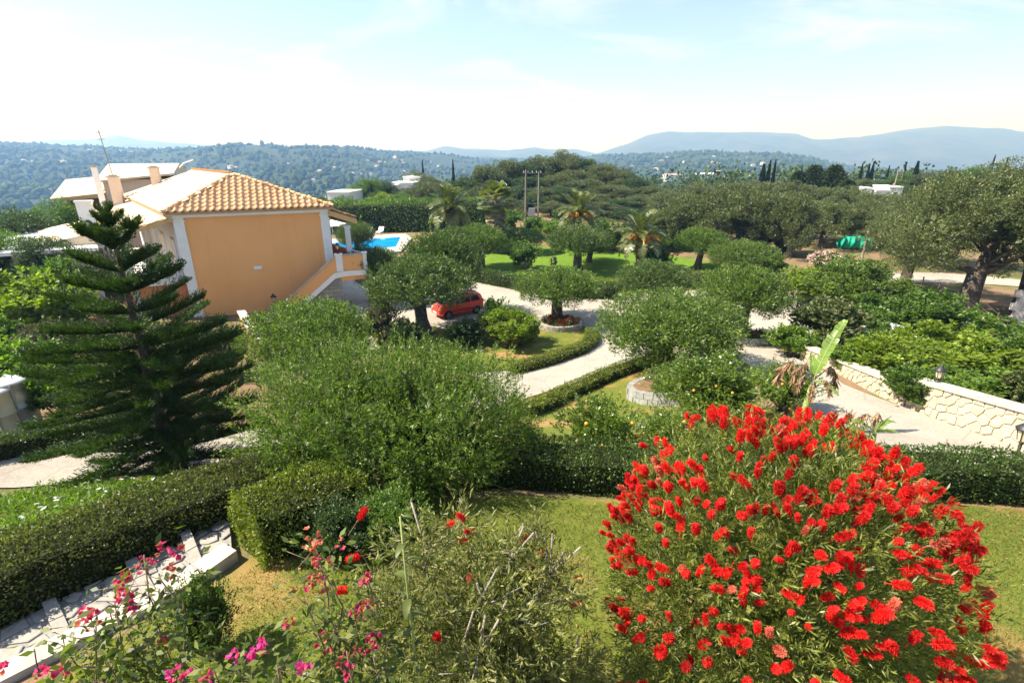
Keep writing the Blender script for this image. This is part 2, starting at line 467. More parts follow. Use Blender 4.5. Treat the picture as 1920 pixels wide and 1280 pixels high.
def over(px, py, Y):
    """point on a bearing at ground distance Y"""
    d = sight(px, py); d = d/d[1]
    return Vector((d[0]*Y, Y, CAM_H+d[2]*Y))
def plan(pts): return [tuple(spot(*p)[:2]) for p in pts]

def axis(lo, hi, res, out_lo, out_hi, g=1.046):
    a = list(np.arange(lo, hi+1e-6, res))
    s = res
    while a[-1] < out_hi: s *= g; a.append(a[-1]+s)
    s = res; b = []
    x = lo
    while x > out_lo: s *= g; x -= s; b.append(x)
    return np.array(b[::-1]+a)
gx = axis(-34, 34, .55, -5200, 5200)
gy = axis(-4, 64, .55, -40, 4300)
GX, GY = np.meshgrid(gx, gy)
GZ = h(GX, GY)
nx, ny = len(gx), len(gy)
idx = np.arange(nx*ny).reshape(ny, nx)
FQ = np.stack([idx[:-1,:-1], idx[:-1,1:], idx[1:,1:], idx[1:,:-1]], -1).reshape(-1, 4)
gm, nt, b = nmat('grove ground')
ga = noise(nt, .35, 6); gb = noise(nt, 6, 5); gc = noise(nt, .02, 6, .65); gd = noise(nt, .09, 5)
earth = mixc(nt, gb.outputs['Fac'], (.17,.105,.06), (.27,.18,.11))
grassc = mixc(nt, gb.outputs['Fac'], (.06,.085,.02), (.15,.16,.05))
rr = ramp2(nt, ga.outputs['Fac'], (0,0,0), (1,1,1), .42, .6)
nearc = mixc(nt, rr.outputs[0], earth, grassc)
meadow = mixc(nt, gd.outputs['Fac'], (.018,.032,.012), (.045,.06,.02))
dry = ramp2(nt, gc.outputs['Fac'], (0,0,0), (1,1,1), .58, .68)
farc = mixc(nt, dry.outputs[0], meadow, (.1,.1,.05))
gp = nt.nodes.new('ShaderNodeNewGeometry'); spx = nt.nodes.new('ShaderNodeSeparateXYZ')
nt.links.new(gp.outputs['Position'], spx.inputs[0])
fr = nt.nodes.new('ShaderNodeMapRange'); fr.inputs['From Min'].default_value = 120; fr.inputs['From Max'].default_value = 260
nt.links.new(spx.outputs['Y'], fr.inputs['Value'])
nt.links.new(mixc(nt, fr.outputs[0], nearc, farc), b.inputs['Base Color'])
b.inputs['Roughness'].default_value = 1; b.inputs['Specular IOR Level'].default_value = .1
bp = nt.nodes.new('ShaderNodeBump'); bp.inputs['Strength'].default_value = .6; bp.inputs['Distance'].default_value = .1
nt.links.new(gb.outputs['Fac'], bp.inputs['Height']); nt.links.new(bp.outputs[0], b.inputs['Normal'])
M['ground'] = gm
ground = obj('ground', mesh_np('ground', np.c_[GX.ravel(), GY.ravel(), GZ.ravel()], FQ, True), M['ground'])
tag(ground, kind='structure')

import bmesh
def drape(name, poly, off, mat, res=.6, kind='structure', parent=None, thick=0.0):
    bm = bmesh.new()
    vs = [bm.verts.new((x, y, 0)) for x, y in poly]
    f = bm.faces.new(vs)
    bmesh.ops.triangulate(bm, faces=[f])
    xs = [p[0] for p in poly]; ys = [p[1] for p in poly]
    for ax, lo, hi in ((0, min(xs), max(xs)), (1, min(ys), max(ys))):
        k = lo+res
        while k < hi:
            co = [0,0,0]; co[ax] = k; no = [0,0,0]; no[ax] = 1
            bmesh.ops.bisect_plane(bm, geom=bm.verts[:]+bm.edges[:]+bm.faces[:], plane_co=co, plane_no=no)
            k += res
    bm.verts.ensure_lookup_table()
    P = np.array([v.co[:2] for v in bm.verts])
    Z = h(P[:,0], P[:,1])+off
    for v, z in zip(bm.verts, Z): v.co.z = z
    bmesh.ops.recalc_face_normals(bm, faces=bm.faces[:])
    if sum(f.normal.z for f in bm.faces) < 0: bmesh.ops.reverse_faces(bm, faces=bm.faces[:])
    if thick:
        ed = [e for e in bm.edges if e.is_boundary]
        r = bmesh.ops.extrude_edge_only(bm, edges=ed)
        for v in r['geom']:
            if isinstance(v, bmesh.types.BMVert): v.co.z -= thick
    me = bpy.data.meshes.new(name); bm.to_mesh(me); bm.free()
    for p in me.polygons: p.use_smooth = False
    o = obj(name, me, mat, parent)
    if kind: o['kind'] = kind
    return o
def resample(pts, step):
    P = np.array(pts, float); d = np.r_[0, np.cumsum(np.hypot(*np.diff(P[:,:2], axis=0).T))]
    # smooth with catmull-like cubic through numpy
    n = max(2, int(d[-1]/step)+1); t = np.linspace(0, d[-1], n)
    q = np.stack([np.interp(t, d, P[:,k]) for k in range(P.shape[1])], 1)
    for _ in range(int(1.2/step)+1):
        q[1:-1] = .25*q[:-2]+.5*q[1:-1]+.25*q[2:]
    return q
def strip(name, line, width, off, mat, step=.5, across=8, kind='structure'):
    q = resample(line, step); t = np.gradient(q[:,:2], axis=0); t /= np.linalg.norm(t, axis=1)[:,None]
    nrm = np.c_[-t[:,1], t[:,0]]
    s = np.linspace(-.5, .5, across+1)
    wd = np.interp(np.linspace(0,1,len(q)), np.linspace(0,1,len(width)), width) if hasattr(width,'__len__') else np.full(len(q), width)
    V = q[:,None,:2] + nrm[:,None,:]*(s[None,:,None]*wd[:,None,None])
    # cross-fall levelled: use the centre height softened
    Z = h(V[...,0], V[...,1])+off
    ii = np.arange(V.shape[0]*V.shape[1]).reshape(V.shape[:2])
    F4 = np.stack([ii[:-1,:-1], ii[1:,:-1], ii[1:,1:], ii[:-1,1:]], -1).reshape(-1,4)[:, ::-1]
    me = mesh_np(name, np.c_[V.reshape(-1,2), Z.ravel()], F4)
    o = obj(name, me, mat); o['kind'] = kind
    return o

M['lawn'] = surf('mown lawn', (.085,.115,.014), (.16,.17,.035), 9, .95, .6, 45, .1, 0, .3, .7, (.31,.19,.075), .6, 1.0)
M['lawn_rich'] = surf('watered lawn', (.075,.15,.012), (.13,.21,.022), 3, .95, .3, 45, .1, 0, .3, .7, (.17,.2,.035), .25, .5)

# car park, drive, side ramp and lawns
drape('parking_area', plan([(560,585),(640,523),(760,514),(880,512),(960,530),(1060,545),(1150,552),(1290,545),(1530,552),(1520,640),(1440,658),(1200,690),(1000,735),(840,690),(690,655)]), .03, M['road'], 1.0)
strip('driveway', [(-40,9),(-22,10.6),(-15,11.4),(-12,12),(-9.3,13.3),(-6.5,15.3),(-2.5,18.6),(.9,22),(4,25.6),(7,29)], [3.2,3.0,2.6,2.6,3.0,3.2,3.4,4.5], .045, M['road'])
drape('ramp_road', plan([(1440,648),(1500,677),(1580,722),(1690,764),(1900,834),(2060,885),(2300,1000),(2060,980),(1900,900),(1740,890),(1640,860),(1560,805),(1500,755),(1430,705),(1370,662)]), .05, M['road'], .7)
drape('lawn_front', [(-3.1,6.3),(-3.6,5.2),(-5.4,3.2),(-6.2,-3),(15,-3),(15,6.9),(6,7.1),(0,7.0)], .03, M['lawn'], .5)
drape('lawn_slope', [(-.6,8.3),(9.2,8.4),(8.4,12),(8.4,19.5),(6.8,24.2),(3.2,21.9),(.8,19.2),(-1.0,16.5)], .03, M['lawn'], .6)
drape('lawn_island', plan([(690,612),(780,606),(830,618),(880,600),(1000,606),(1085,606),(1128,634),(1100,655),(985,694),(860,700),(720,672)]), .075, M['lawn'], .8)
drape('lawn_palms', plan([(835,488),(900,508),(990,529),(1080,546),(1150,550),(1270,532),(1420,522),(1480,505),(1300,488),(1250,478),(1120,468),(1000,463),(890,464)]), .05, M['lawn_rich'], 2.0)
drape('far_road', plan([(1640,511),(1760,512),(1860,520),(1960,530),(1960,541),(1850,534),(1760,531),(1640,532)]), .05, M['road'], 1.5)
drape('side_yard', plan([(640,528),(660,520),(720,522),(720,545),(690,575),(642,600)]), .07, M['coping'], 1.0)

# mountains beyond the valley
MCREST = np.array([(-1000,280),(-300,277),(40,272),(110,263),(180,262),(228,254),(270,263),(330,268),(400,272),(500,277),(650,282),(800,283),(835,273),(870,279),(950,283),
 (1000,277),(1040,282),(1080,280),(1120,288),(1180,268),(1210,253),(1250,246),(1300,249),(1400,248),(1450,250),(1490,252),(1520,263),(1550,263),(1600,258),(1650,252),
 (1690,244),(1760,237),(1820,241),(1870,242),(1920,251),(2000,258),(2200,266),(2800,280)], float)
ma = np.linspace(-1.9, 1.9, 620); mr_ = np.linspace(0, 1, 46)
MA, MR = np.meshgrid(ma, mr_)
mpx = 960+MA*FPX/CP
mzc = CAM_H + slope_of(np.interp(mpx, MCREST[:,0], MCREST[:,1]))*6000
MY = 3300+MR*5000
prof = np.where(MY <= 6000, sm(MY, 3200, 6100)**.8, 1-.7*sm(MY, 6000, 8400))
prof /= sm(6000, 3200, 6100)**.8
MX = MA*MY
rid = 1-np.abs(fbm(MX/700., MY/900., 21, 5))*2
MZ = -70 + (mzc+70)*prof + (rid-.6)*70*np.sin(np.clip((MY-3300)/2700, 0, 1)*PI) + 4*fbm(MX/120., MY/120., 31, 3)
MZ[0] = -420; MZ[1] = np.minimum(MZ[1], -110)
mi = np.arange(MA.size).reshape(MA.shape)
MF = np.stack([mi[:-1,:-1], mi[:-1,1:], mi[1:,1:], mi[1:,:-1]], -1).reshape(-1,4)
M['mountain'] = surf('mountain scrub', (.022,.03,.026), (.06,.06,.05), .006, 1, .0, 1, .05, 0, .35, .65, (.1,.09,.075), .0025, .5)
tag(obj('mountains', mesh_np('mountains', np.c_[MX.ravel(), MY.ravel(), MZ.ravel()], MF, True), M['mountain']), kind='structure')
# ---------------------------------------------------------------- the peach house
HA = math.atan2(.39326, .91943)
HL = (-21.04, 32.61, 0.0)
K = -.34                                    # the long sides run back at a slant
def uz(mb, poly, v0, v1):
    """prism from a (u, z) outline between depths v0 and v1"""
    n = len(poly)
    vs = [(u, v0, z) for u, z in poly]+[(u, v1, z) for u, z in poly]
    fs = [tuple(range(n)), tuple(range(2*n-1, n-1, -1))]+[(i, n+i, n+(i+1)%n, (i+1)%n) for i in range(n)]
    return mb.add(vs, fs)
def slant(u, v): return (u+K*v, v)
house = empty('peach_house', HL, HA)
tag(house, 'two storey peach house with white trim, outside stair and clay tiled hip roof', 'house')

M['tile_under'] = surf('tile bed', (.42,.24,.13), (.52,.32,.18), 4, .95)
wl_ = MB(); wl_.prism([(0,0),(9.1,0),slant(9.1,16),slant(0,16)], -1.5, 7.0)
wl_.build('wall', M['plaster_peach'], house)
# white cornice, pilasters
MB().box(-.18,9.26,-.2,-.003,6.86,7.02).box(-.26,9.36,-.3,-.003,7.023,7.2).build('cornice', M['white_paint'], house)
for u0, u1 in ((-.04,.54),(8.6,9.14)):
    MB().box(u0,u1,-.07,-.004,-1.4,6.857).box(u0-.05,u1+.05,-.1,-.004,6.6,6.7).build('pilaster', M['white_paint'], house)
MB().box(4.0,4.5,-.14,-.004,3.3,3.5).box(4.03,4.47,-.155,-.14,3.33,3.47).build('wall_light', M['white_paint'], house)

# roof with hips
E1, E2, E3, E4 = (-.4,-.42,7.22), (9.5,-.42,7.22), (*slant(-.4,16.4),7.22), (*slant(9.5,16.4),7.22)
AP, RB = (3.5,3.35,9.25), (*slant(4.6,14.0),9.3)
roof = MB()
und = lambda p: (p[0], p[1], p[2]-.16)
roof.add([E1,E2,AP,RB,E3,E4, und(E1),und(E2),und(E3),und(E4)],
         [(0,1,2),(0,2,3,4),(1,5,3,2),(4,3,5),(6,8,9,7),(0,6,7,1),(0,4,8,6),(1,7,9,5),(4,5,9,8)])
roof = roof.build('roof', M['tile_under'], house)
def tile_mesh(wd, ln, hgt, name='tile'):
    """one barrel tile with its pan, lower edge at y=0, running up +y"""
    prof = [(-.5,0.03),(-.40,.012),(-.3,.0),(-.2,.03),(-.1,.5),(.02,.9),(.14,1.0),(.26,.86),(.37,.45),(.46,.06),(.5,.03)]
    vs = []; fs = []
    m = len(prof)
    for k, (y, lift, sc) in enumerate(((0,.035,1.0),(ln*1.15,.0,.9))):
        for x, z in prof: vs.append((x*wd*(sc if abs(x)<.4 else 1), y, z*hgt*sc+lift))
    for x, z in prof: vs.append((x*wd, 0, z*hgt-.012+.01))
    for i in range(m-1):
        fs.append((i, i+1, m+i+1, m+i)); fs.append((2*m+i, 2*m+i+1, i+1, i))
    return mesh_from(name, vs, fs, True)
TW, TLn = .412, .44
tile_me = tile_mesh(TW, TLn, .105)
tile_me.materials.append(M['tile'])
def facet(a, b, apexdir):
    """basis on a roof plane: a->b eave, apexdir any point up the slope"""
    a, b, c = Vector(a), Vector(b), Vector(apexdir)
    x = (b-a).normalized(); n = x.cross(c-a).normalized(); y = n.cross(x)
    if n.z < 0: n = -n; y = -y
    return a, x, y, n
def in_tri(p, poly):
    inside = False; n = len(poly)
    for i in range(n):
        (x1,y1),(x2,y2) = poly[i], poly[(i+1)%n]
        if (y1 > p[1]) != (y2 > p[1]) and p[0] < (x2-x1)*(p[1]-y1)/(y2-y1)+x1: inside = not inside
    return inside
def lay_tiles(a, b, poly3, parent, single, mat, me, name='tile'):
    o, x, y, n = facet(a, b, poly3[2])
    poly = [((Vector(p)-o).dot(x), (Vector(p)-o).dot(y)) for p in poly3]
    umin, umax = min(p[0] for p in poly), max(p[0] for p in poly); vmax = max(p[1] for p in poly)
    rot = Matrix((x, y, n)).transposed().to_4x4()
    rng = random.Random(5)
    V = []; Fc = []
    r = 0
    while r*TLn < vmax-.1:
        k = int((umax-umin)/TW)+1
        for i in range(k):
            cu, cv = umin+(i+.5)*TW, r*TLn
            if not (in_tri((cu, cv+.25), poly) or in_tri((cu, cv+.08), poly)): continue
            loc = o + x*cu + y*(cv-.06+rng.uniform(-.012,.012)) + n*(.02+rng.uniform(0,.008))
            mtx = Matrix.Translation(loc) @ rot @ Matrix.Rotation(rng.uniform(-.012,.012), 4, 'Z')
            if single:
                t = obj(name, me, mat, parent); t.matrix_local = mtx
            else:
                k0 = len(V); V += [tuple(mtx @ v.co) for v in me.vertices]; Fc += [tuple(j+k0 for j in p.vertices) for p in me.polygons]
        r += 1
    if not single:
        t = obj('tile_field', mesh_from('tile_field', V, Fc, True), mat, parent); t['kind'] = 'stuff'
lay_tiles(E1, E2, [E1,E2,AP], roof, True, M['tile'], tile_me)
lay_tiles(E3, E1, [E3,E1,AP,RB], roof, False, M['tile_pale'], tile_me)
lay_tiles(E2, E4, [E2,E4,RB,AP], roof, False, M['tile'], tile_me)
cap_me = MB()
pr = [(math.cos(t)*.13, math.sin(t)*.12) for t in np.linspace(-.25, PI+.25, 8)]
cap_me.add([(x,0,z+.03) for x, z in pr]+[(x*.85,.47,z*.85) for x, z in pr], [(i,i+8,i+9,i+1) for i in range(7)])
cap_me = cap_me.mesh('ridge_tile', True); cap_me.materials.append(M['tile'])
for a, b_ in ((E1,AP),(E2,AP),(AP,RB)):
    a, b_ = Vector(a), Vector(b_); d = (b_-a); n_ = int(d.length/.4); d.normalize()
    sx = d.cross(Vector((0,0,1))).normalized(); up = sx.cross(d)
    rot = Matrix((sx, d, up)).transposed().to_4x4()
    for i in range(n_):
        t = obj('ridge_tile', cap_me, M['tile'], roof); t.matrix_local = Matrix.Translation(a+d*(i*.4)+up*.05) @ rot

# porch on the long side
PO = 3.15
def outp(v, off): return (K*v-off*.947, v-off*.32+off*.32)
porch = MB()
ph, pl = [(-.02,-.12,6.93), (*slant(-.02,15.2),6.93)], [(-PO,-.12,6.02), (-PO+K*15.2,15.2,6.02)]
porch.add([ph[0],ph[1],pl[1],pl[0]]+[(p[0],p[1],p[2]-.14) for p in (ph[0],ph[1],pl[1],pl[0])], [(0,3,2,1)[::-1],(4,5,6,7)[::-1],(0,4,7,3),(3,7,6,2),(2,6,5,1),(1,5,4,0)])
porch = porch.build('porch_roof', M['tile_under'], house)
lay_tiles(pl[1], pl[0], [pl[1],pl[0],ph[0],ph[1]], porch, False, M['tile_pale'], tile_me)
uz(MB(), [(-PO-.05,5.78),(-.03,6.66),(-.03,6.9),(-PO-.05,6.0)], -.2,-.123).build('barge_board', M['wood'], porch)
MB().add([(-PO-.06,-.12,5.85),(-PO-.06+K*15.2,15.2,5.85),(-PO-.06+K*15.2,15.2,6.0),(-PO-.06,-.12,6.0),(-PO-.12,-.12,5.85),(-PO-.12+K*15.2,15.2,5.85),(-PO-.12+K*15.2,15.2,6.0),(-PO-.12,-.12,6.0)],
         [(0,1,2,3),(7,6,5,4),(0,3,7,4),(1,5,6,2),(3,2,6,7),(0,4,5,1)]).build('gutter', M['wood'], porch)
# balcony of the porch
bal = MB(); bal.prism([(-PO+.2,-.02),(-.02,-.02),slant(-.02,15),slant(-PO+.2,15)], 2.72, 3.0); bal = bal.build('balcony', M['white_paint'], house)
MB().box(-PO+.2,-.06,-.09,-.025,2.95,3.06).build('balcony_band', M['white_paint'], bal)
MB().tube([(-PO+.25,.03,4.05),(-.08,.03,4.05)], .035, 6).build('handrail', M['white_paint'], bal)
for i in range(14):
    u = -PO+.4+i*.2
    MB().tube([(u,.03,3.0),(u+.05,.03,3.35),(u-.03,.03,3.7),(u,.03,4.03)], .012, 5).build('baluster', M['iron'], bal)
MB().tube([(-PO+.25,.03,4.05),(-PO+.25+K*15,15,4.05)], .035, 6).build('handrail', M['white_paint'], bal)
for i in range(40):
    v = .3+i*.36; u = -PO+.25+K*v
    MB().tube([(u,v,3.0),(u,v,4.03)], .012, 4).build('baluster', M['iron'], bal)
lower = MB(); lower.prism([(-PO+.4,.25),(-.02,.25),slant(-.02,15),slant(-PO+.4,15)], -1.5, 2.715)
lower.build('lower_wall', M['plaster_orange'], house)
for v in (.15, 5.2, 10.2, 14.8):
    u = -PO+.12+K*v
    MB().box(u,u+.3,v,v+.3,-1.4,5.9).box(u-.04,u+.34,v-.04,v+.34,5.5,5.62).build('porch_column', M['white_paint'], house)
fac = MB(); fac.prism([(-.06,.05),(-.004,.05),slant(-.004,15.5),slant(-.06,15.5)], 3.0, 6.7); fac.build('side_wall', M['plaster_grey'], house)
for v in (.9, 4.2, 7.6, 11.0):
    d_ = MB(); d_.prism([slant(-.14,v),slant(-.065,v),slant(-.065,v+1.3),slant(-.14,v+1.3)], 3.05, 5.4); d_ = d_.build('door', M['white_paint'], house)
    for k in (0, .66):
        g_ = MB(); g_.prism([slant(-.17,v+.08+k),slant(-.142,v+.08+k),slant(-.142,v+.54+k),slant(-.17,v+.54+k)], 3.2, 5.3); g_.build('shutter', M['plaster_pale'], d_)
MB().tube([(.02,-.12,.9),(.22,-.22,1.0),(.3,-.22,.7)], .03, 6).build('drain_pipe', M['iron'], house)

# outside stair along the wall
steps = empty('stair', (0,0,0)); steps.parent = house; steps.name = 'stair'
ns = 17
for i in range(ns):
    u0 = 5.25+i*(3.95/ns); z1 = .05+(i+1)*2.9/ns
    MB().box(u0, u0+3.95/ns+.03, -1.1, -.08, z1-.17, z1).build('tread', M['coping'], steps)
uz(MB(), [(5.25,-.1),(5.95,.26),(9.1,2.72),(9.62,2.8),(9.62,4.0),(9.18,3.98),(5.25,.72)], -1.25,-1.103).build('stair_parapet', M['plaster_peach'], house)
uz(MB(), [(5.2,.7),(5.25,.84),(9.18,4.08),(9.18,3.95)], -1.31,-1.05).build('stair_coping', M['coping'], house)
uz(MB(), [(5.7,-.1),(9.02,2.47),(9.62,2.57),(11.16,2.57),(11.16,2.93),(9.62,2.93),(9.0,2.86),(5.7,.26)], -1.33,-1.253).build('stair_band', M['white_paint'], house)
uz(MB(), [(9.3,2.25),(11.05,2.25),(11.05,2.566),(9.3,2.566)], -1.2,-.1).build('landing_beam', M['plaster_peach'], house)
pier = MB(); uz(pier, [(5.9,-1.4),(9.44,-1.4),(9.44,2.5),(8.98,2.44),(5.9,.06)], -1.19,-.2); pier = pier.build('stair_pier', M['mortar_grey'], house)
rng = random.Random(11)
zz = -.5; rw = 0
while zz < 2.4:
    hh = rng.uniform(.22,.32); uu = 5.9+(rw%2)*.2
    while uu < 9.40:
        ww = min(rng.uniform(.35,.75), 9.44-uu)
        lim = .06+(uu-5.9)*(2.44-.06)/(8.98-5.9)
        if zz+hh < lim+.1 and ww > .12:
            q = .02
            MB().prism([(uu+q,-1.225-rng.random()*.015),(uu+ww-q,-1.225-rng.random()*.015),(uu+ww-q,-1.185),(uu+q,-1.185)], zz+q, zz+hh-q).build('stone', M['pier_stone'], pier)
        uu += ww
    zz += hh; rw += 1
for u0, u1 in ((9.18,9.62),(11.0,11.26)):
    MB().box(u0,u1,-1.3,-1.02,2.935,4.08).box(u0-.05,u1+.05,-1.35,-.97,4.083,4.16).build('parapet_post', M['white_paint'], house)
MB().box(4.72,5.16,-1.36,-.96,-.8,.72).box(4.68,5.2,-1.4,-.92,.723,.8).build('stair_post', M['white_paint'], house)
MB().box(9.623,10.997,-1.25,-1.103,2.935,4.0).build('landing_parapet', M['plaster_peach'], house)
MB().box(9.625,10.995,-1.3,-1.05,4.003,4.08).build('parapet_coping', M['coping'], house)
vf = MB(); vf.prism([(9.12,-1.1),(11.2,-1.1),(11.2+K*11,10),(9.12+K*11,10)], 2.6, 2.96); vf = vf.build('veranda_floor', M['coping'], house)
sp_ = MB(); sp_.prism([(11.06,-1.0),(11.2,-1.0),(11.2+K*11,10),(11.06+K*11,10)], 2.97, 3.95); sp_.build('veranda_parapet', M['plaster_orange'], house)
sp_ = MB(); sp_.prism([(11.02,-.96),(11.24,-.96),(11.24+K*10.9,10),(11.02+K*10.9,10)], 3.953, 4.03); sp_.build('veranda_coping', M['coping'], house)
MB().box(7.3,9.4,6.5,6.7,2.97,4.4).build('veranda_screen', M['plaster_orange'], house)
for v in (.35, 5.4, 9.6):
    u = 10.22+K*v*.55
    MB().box(u,u+.36,v,v+.36,2.97,5.86).box(u-.05,u+.41,v-.05,v+.41,5.62,5.84).build('veranda_column', M['white_paint'], house)
vr = MB(); vr.add([(9.16,-.2,7.02),(10.95,-.2,6.36),(10.95+K*11,10.8,6.36),(9.16+K*11,10.8,7.02),(9.16,-.2,6.92),(10.95,-.2,6.26),(10.95+K*11,10.8,6.26),(9.16+K*11,10.8,6.92)],
    [(0,1,2,3),(7,6,5,4),(0,4,5,1),(1,5,6,2),(2,6,7,3),(3,7,4,0)])
vr = vr.build('veranda_roof', M['tile_under'], house)
lay_tiles((10.95,-.2,6.38), (10.95+K*11,10.8,6.38), [(10.95,-.2,6.38),(10.95+K*11,10.8,6.38),(9.2+K*11,10.8,7.04),(9.2,-.2,7.04)], vr, False, M['tile'], tile_me)
uz(MB(), [(9.16,6.62),(10.98,5.96),(10.98,6.28),(9.16,6.93)], -.27,-.203).build('barge_board', M['wood'], vr)
MB().add([(10.9,-.2,6.0),(10.98,-.2,6.0),(10.98+K*11,10.8,6.0),(10.9+K*11,10.8,6.0),(10.9,-.2,6.27),(10.98,-.2,6.27),(10.98+K*11,10.8,6.27),(10.9+K*11,10.8,6.27)],
    [(0,1,2,3)[::-1],(4,5,6,7),(0,1,5,4),(1,2,6,5),(2,3,7,6),(3,0,4,7)]).build('eave_beam', M['wood'], vr)
for i in range(7):
    v = .3+i*1.5
    MB().add([(9.2+K*v,v,6.75),(10.9+K*v,v,6.12),(10.9+K*v,v+.12,6.12),(9.2+K*v,v+.12,6.75),(9.2+K*v,v,6.9),(10.9+K*v,v,6.25),(10.9+K*v,v+.12,6.25),(9.2+K*v,v+.12,6.9)],
        [(0,3,2,1),(4,5,6,7),(0,1,5,4),(1,2,6,5),(2,3,7,6),(3,0,4,7)]).build('rafter', M['dark_wood'], vr)
# chimneys
for (u, v, z0, z1, s, mt) in ((-6.95,14,4.6,9.55,.17,'white_paint'),(-5.85,14,4.5,8.8,.34,'plaster_pale'),(-3.0,14.2,6.0,9.45,.32,'plaster_pale')):
    c = MB().box(u-s,u+s,v-s,v+s,z0,z1).build('chimney', M[mt], house)
    MB().box(u-s-.07,u+s+.07,v-s-.07,v+s+.07,z1+.003,z1+.1).box(u-s*.7,u+s*.7,v-s*.7,v+s*.7,z1+.103,z1+.2).build('chimney_cap', M['coping'], c)
MB().tube([(-.4,9,9.6),(-.1,9,9.9),(.6,9,10.15)], .04, 6).build('vent_pipe', M['white_paint'], house)
# low wing with flat white roofs
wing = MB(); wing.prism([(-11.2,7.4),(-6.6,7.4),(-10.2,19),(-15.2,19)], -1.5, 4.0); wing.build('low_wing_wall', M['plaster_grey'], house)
wr = MB(); wr.prism([(-11.7,6.9),(-6.1,6.9),(-9.8,19.4),(-15.7,19.4)], 4.1, 4.34); wr.build('low_wing_roof', M['white_paint'], house)
tr = MB(); tr.prism([(-9.9,8.6),(-6.6,8.6),(-9.6,18),(-13,18)], 4.343, [4.5,5.2,5.2,4.5]); tr.build('terrace_cover', M['tile_pale'], house)
MB().box(-7.3,-6.35,8.9,9.3,4.0,7.3).box(-7.36,-6.29,8.84,9.36,7.303,7.42).build('white_pier', M['white_paint'], house)
MB().box(-12.6,-11.8,6.6,7.2,-1.4,4.05).build('wing_post', M['dark_wood'], house)

# neighbour behind
nb = empty('pale_peach_house', HL, HA)
tag(nb, 'pale peach house with low tiled roofs behind the peach house', 'house')
w2 = MB(); w2.box(-10.4,-4.4,29,38,-2,8.0); w2.build('wall', M['plaster_pale'], nb)
w2 = MB(); w2.box(-14.2,-10.403,29.5,37,-2,6.5); w2.build('side_wall', M['plaster_pale'], nb)
r2 = MB(); r2.add([(-10.9,28.4,7.95),(-3.9,28.4,8.6),(-3.9,33.5,9.5),(-10.6,33.5,9.5),(-10.9,38.6,7.95),(-3.9,38.6,8.4)]+[(-10.9,28.4,7.75),(-3.9,28.4,8.4),(-3.9,38.6,8.2),(-10.9,38.6,7.75)],
    [(0,1,2,3),(3,2,5,4),(0,3,4),(1,5,2),(0,6,7,1),(6,9,8,7)]); r2 = r2.build('roof', M['tile_pale'], nb)
r3 = MB(); r3.add([(-14.9,28.4,6.35),(-10.6,28.4,6.75),(-10.6,34,8.3),(-14.9,34,7.9),(-14.9,28.4,6.15),(-10.6,28.4,6.55),(-10.6,34,8.1),(-14.9,34,7.7)],
    [(0,1,2,3),(7,6,5,4),(0,4,5,1),(1,5,6,2),(2,6,7,3),(3,7,4,0)]); r3 = r3.build('side_roof', M['tile_pale'], nb)
uz(MB(), [(-14.9,5.95),(-10.6,6.35),(-10.6,6.72),(-14.9,6.32)], 28.3,28.397).build('eave_beam', M['wood'], nb)
for u in (-9.4,-7.6): 
    f_ = MB().box(u,u+.9,28.9,28.997,5.0,6.3).build('window', M['white_paint'], nb); MB().box(u+.08,u+.82,28.86,28.897,5.08,6.22).build('pane', M['glass_dark'], f_)
MB().box(-13.6,-11.0,29.4,29.497,4.2,6.2).build('porch_opening', M['dark_wood'], nb)

# television aerial on the chimney
def hw(u, v, z):
    c, s = math.cos(HA), math.sin(HA); return Vector((HL[0]+u*c-v*s, HL[1]+u*s+v*c, z))
an = empty('television_aerial', hw(-5.85,14,9.0))
tag(an, 'thin metal television aerial mast on the cream chimney', 'aerial')
MB().tube([(0,0,0),(-.22,0,3.3)], .035, 6).build('mast', M['wood_grey'], an)
for z, L_, n in ((1.35,2.0,7),(2.6,.5,4),(3.1,.45,3)):
    x = -.22*z/3.3
    b_ = MB().tube([(x-L_*.55,0,z),(x+L_*.45,0,z+.04)], .018, 5).build('boom', M['wood_grey'], an)
    for i in range(n):
        q = x-L_*.55+L_*(i+.3)/n
        MB().tube([(q,-.22,z+.02),(q,.22,z+.02)], .01, 4).build('rod', M['wood_grey'], b_)

# wall lantern on the foot of the stair and on the landing post, garden lanterns
def lantern(loc, hgt, label, sc=1.0, group='black garden lanterns', head_only=False):
    e = empty('lantern', loc, .4, sc); tag(e, label, 'lantern', group)
    MB().lathe([(.09,0),(.09,.03),(.03,.05),(.025,hgt-.06),(.05,hgt-.03),(.03,hgt)], 10).build('post', M['iron'], e, True)
    MB().lathe([(.05,hgt),(.075,hgt+.03),(.12,hgt+.24),(.125,hgt+.25)], 6).build('glass', M['lamp_glass'], e)
    c = MB()
    for j in range(6):
        t = 2*PI*j/6; c.tube([(.078*math.cos(t),.078*math.sin(t),hgt+.02),(.128*math.cos(t),.128*math.sin(t),hgt+.26)], .009, 4)
    c.build('cage', M['iron'], e)
    MB().lathe([(.165,hgt+.25),(.16,hgt+.275),(.08,hgt+.36),(.05,hgt+.375),(.06,hgt+.4),(.02,hgt+.43),(.0125,hgt+.48)], 10).build('cap', M['iron'], e, True)
    return e
lantern(hw(4.94,-1.16,.8), .35, 'black lantern on the white post at the foot of the stair', 1.25)
lantern(hw(9.4,-1.16,4.16), .3, 'black lantern on the post at the head of the stair')

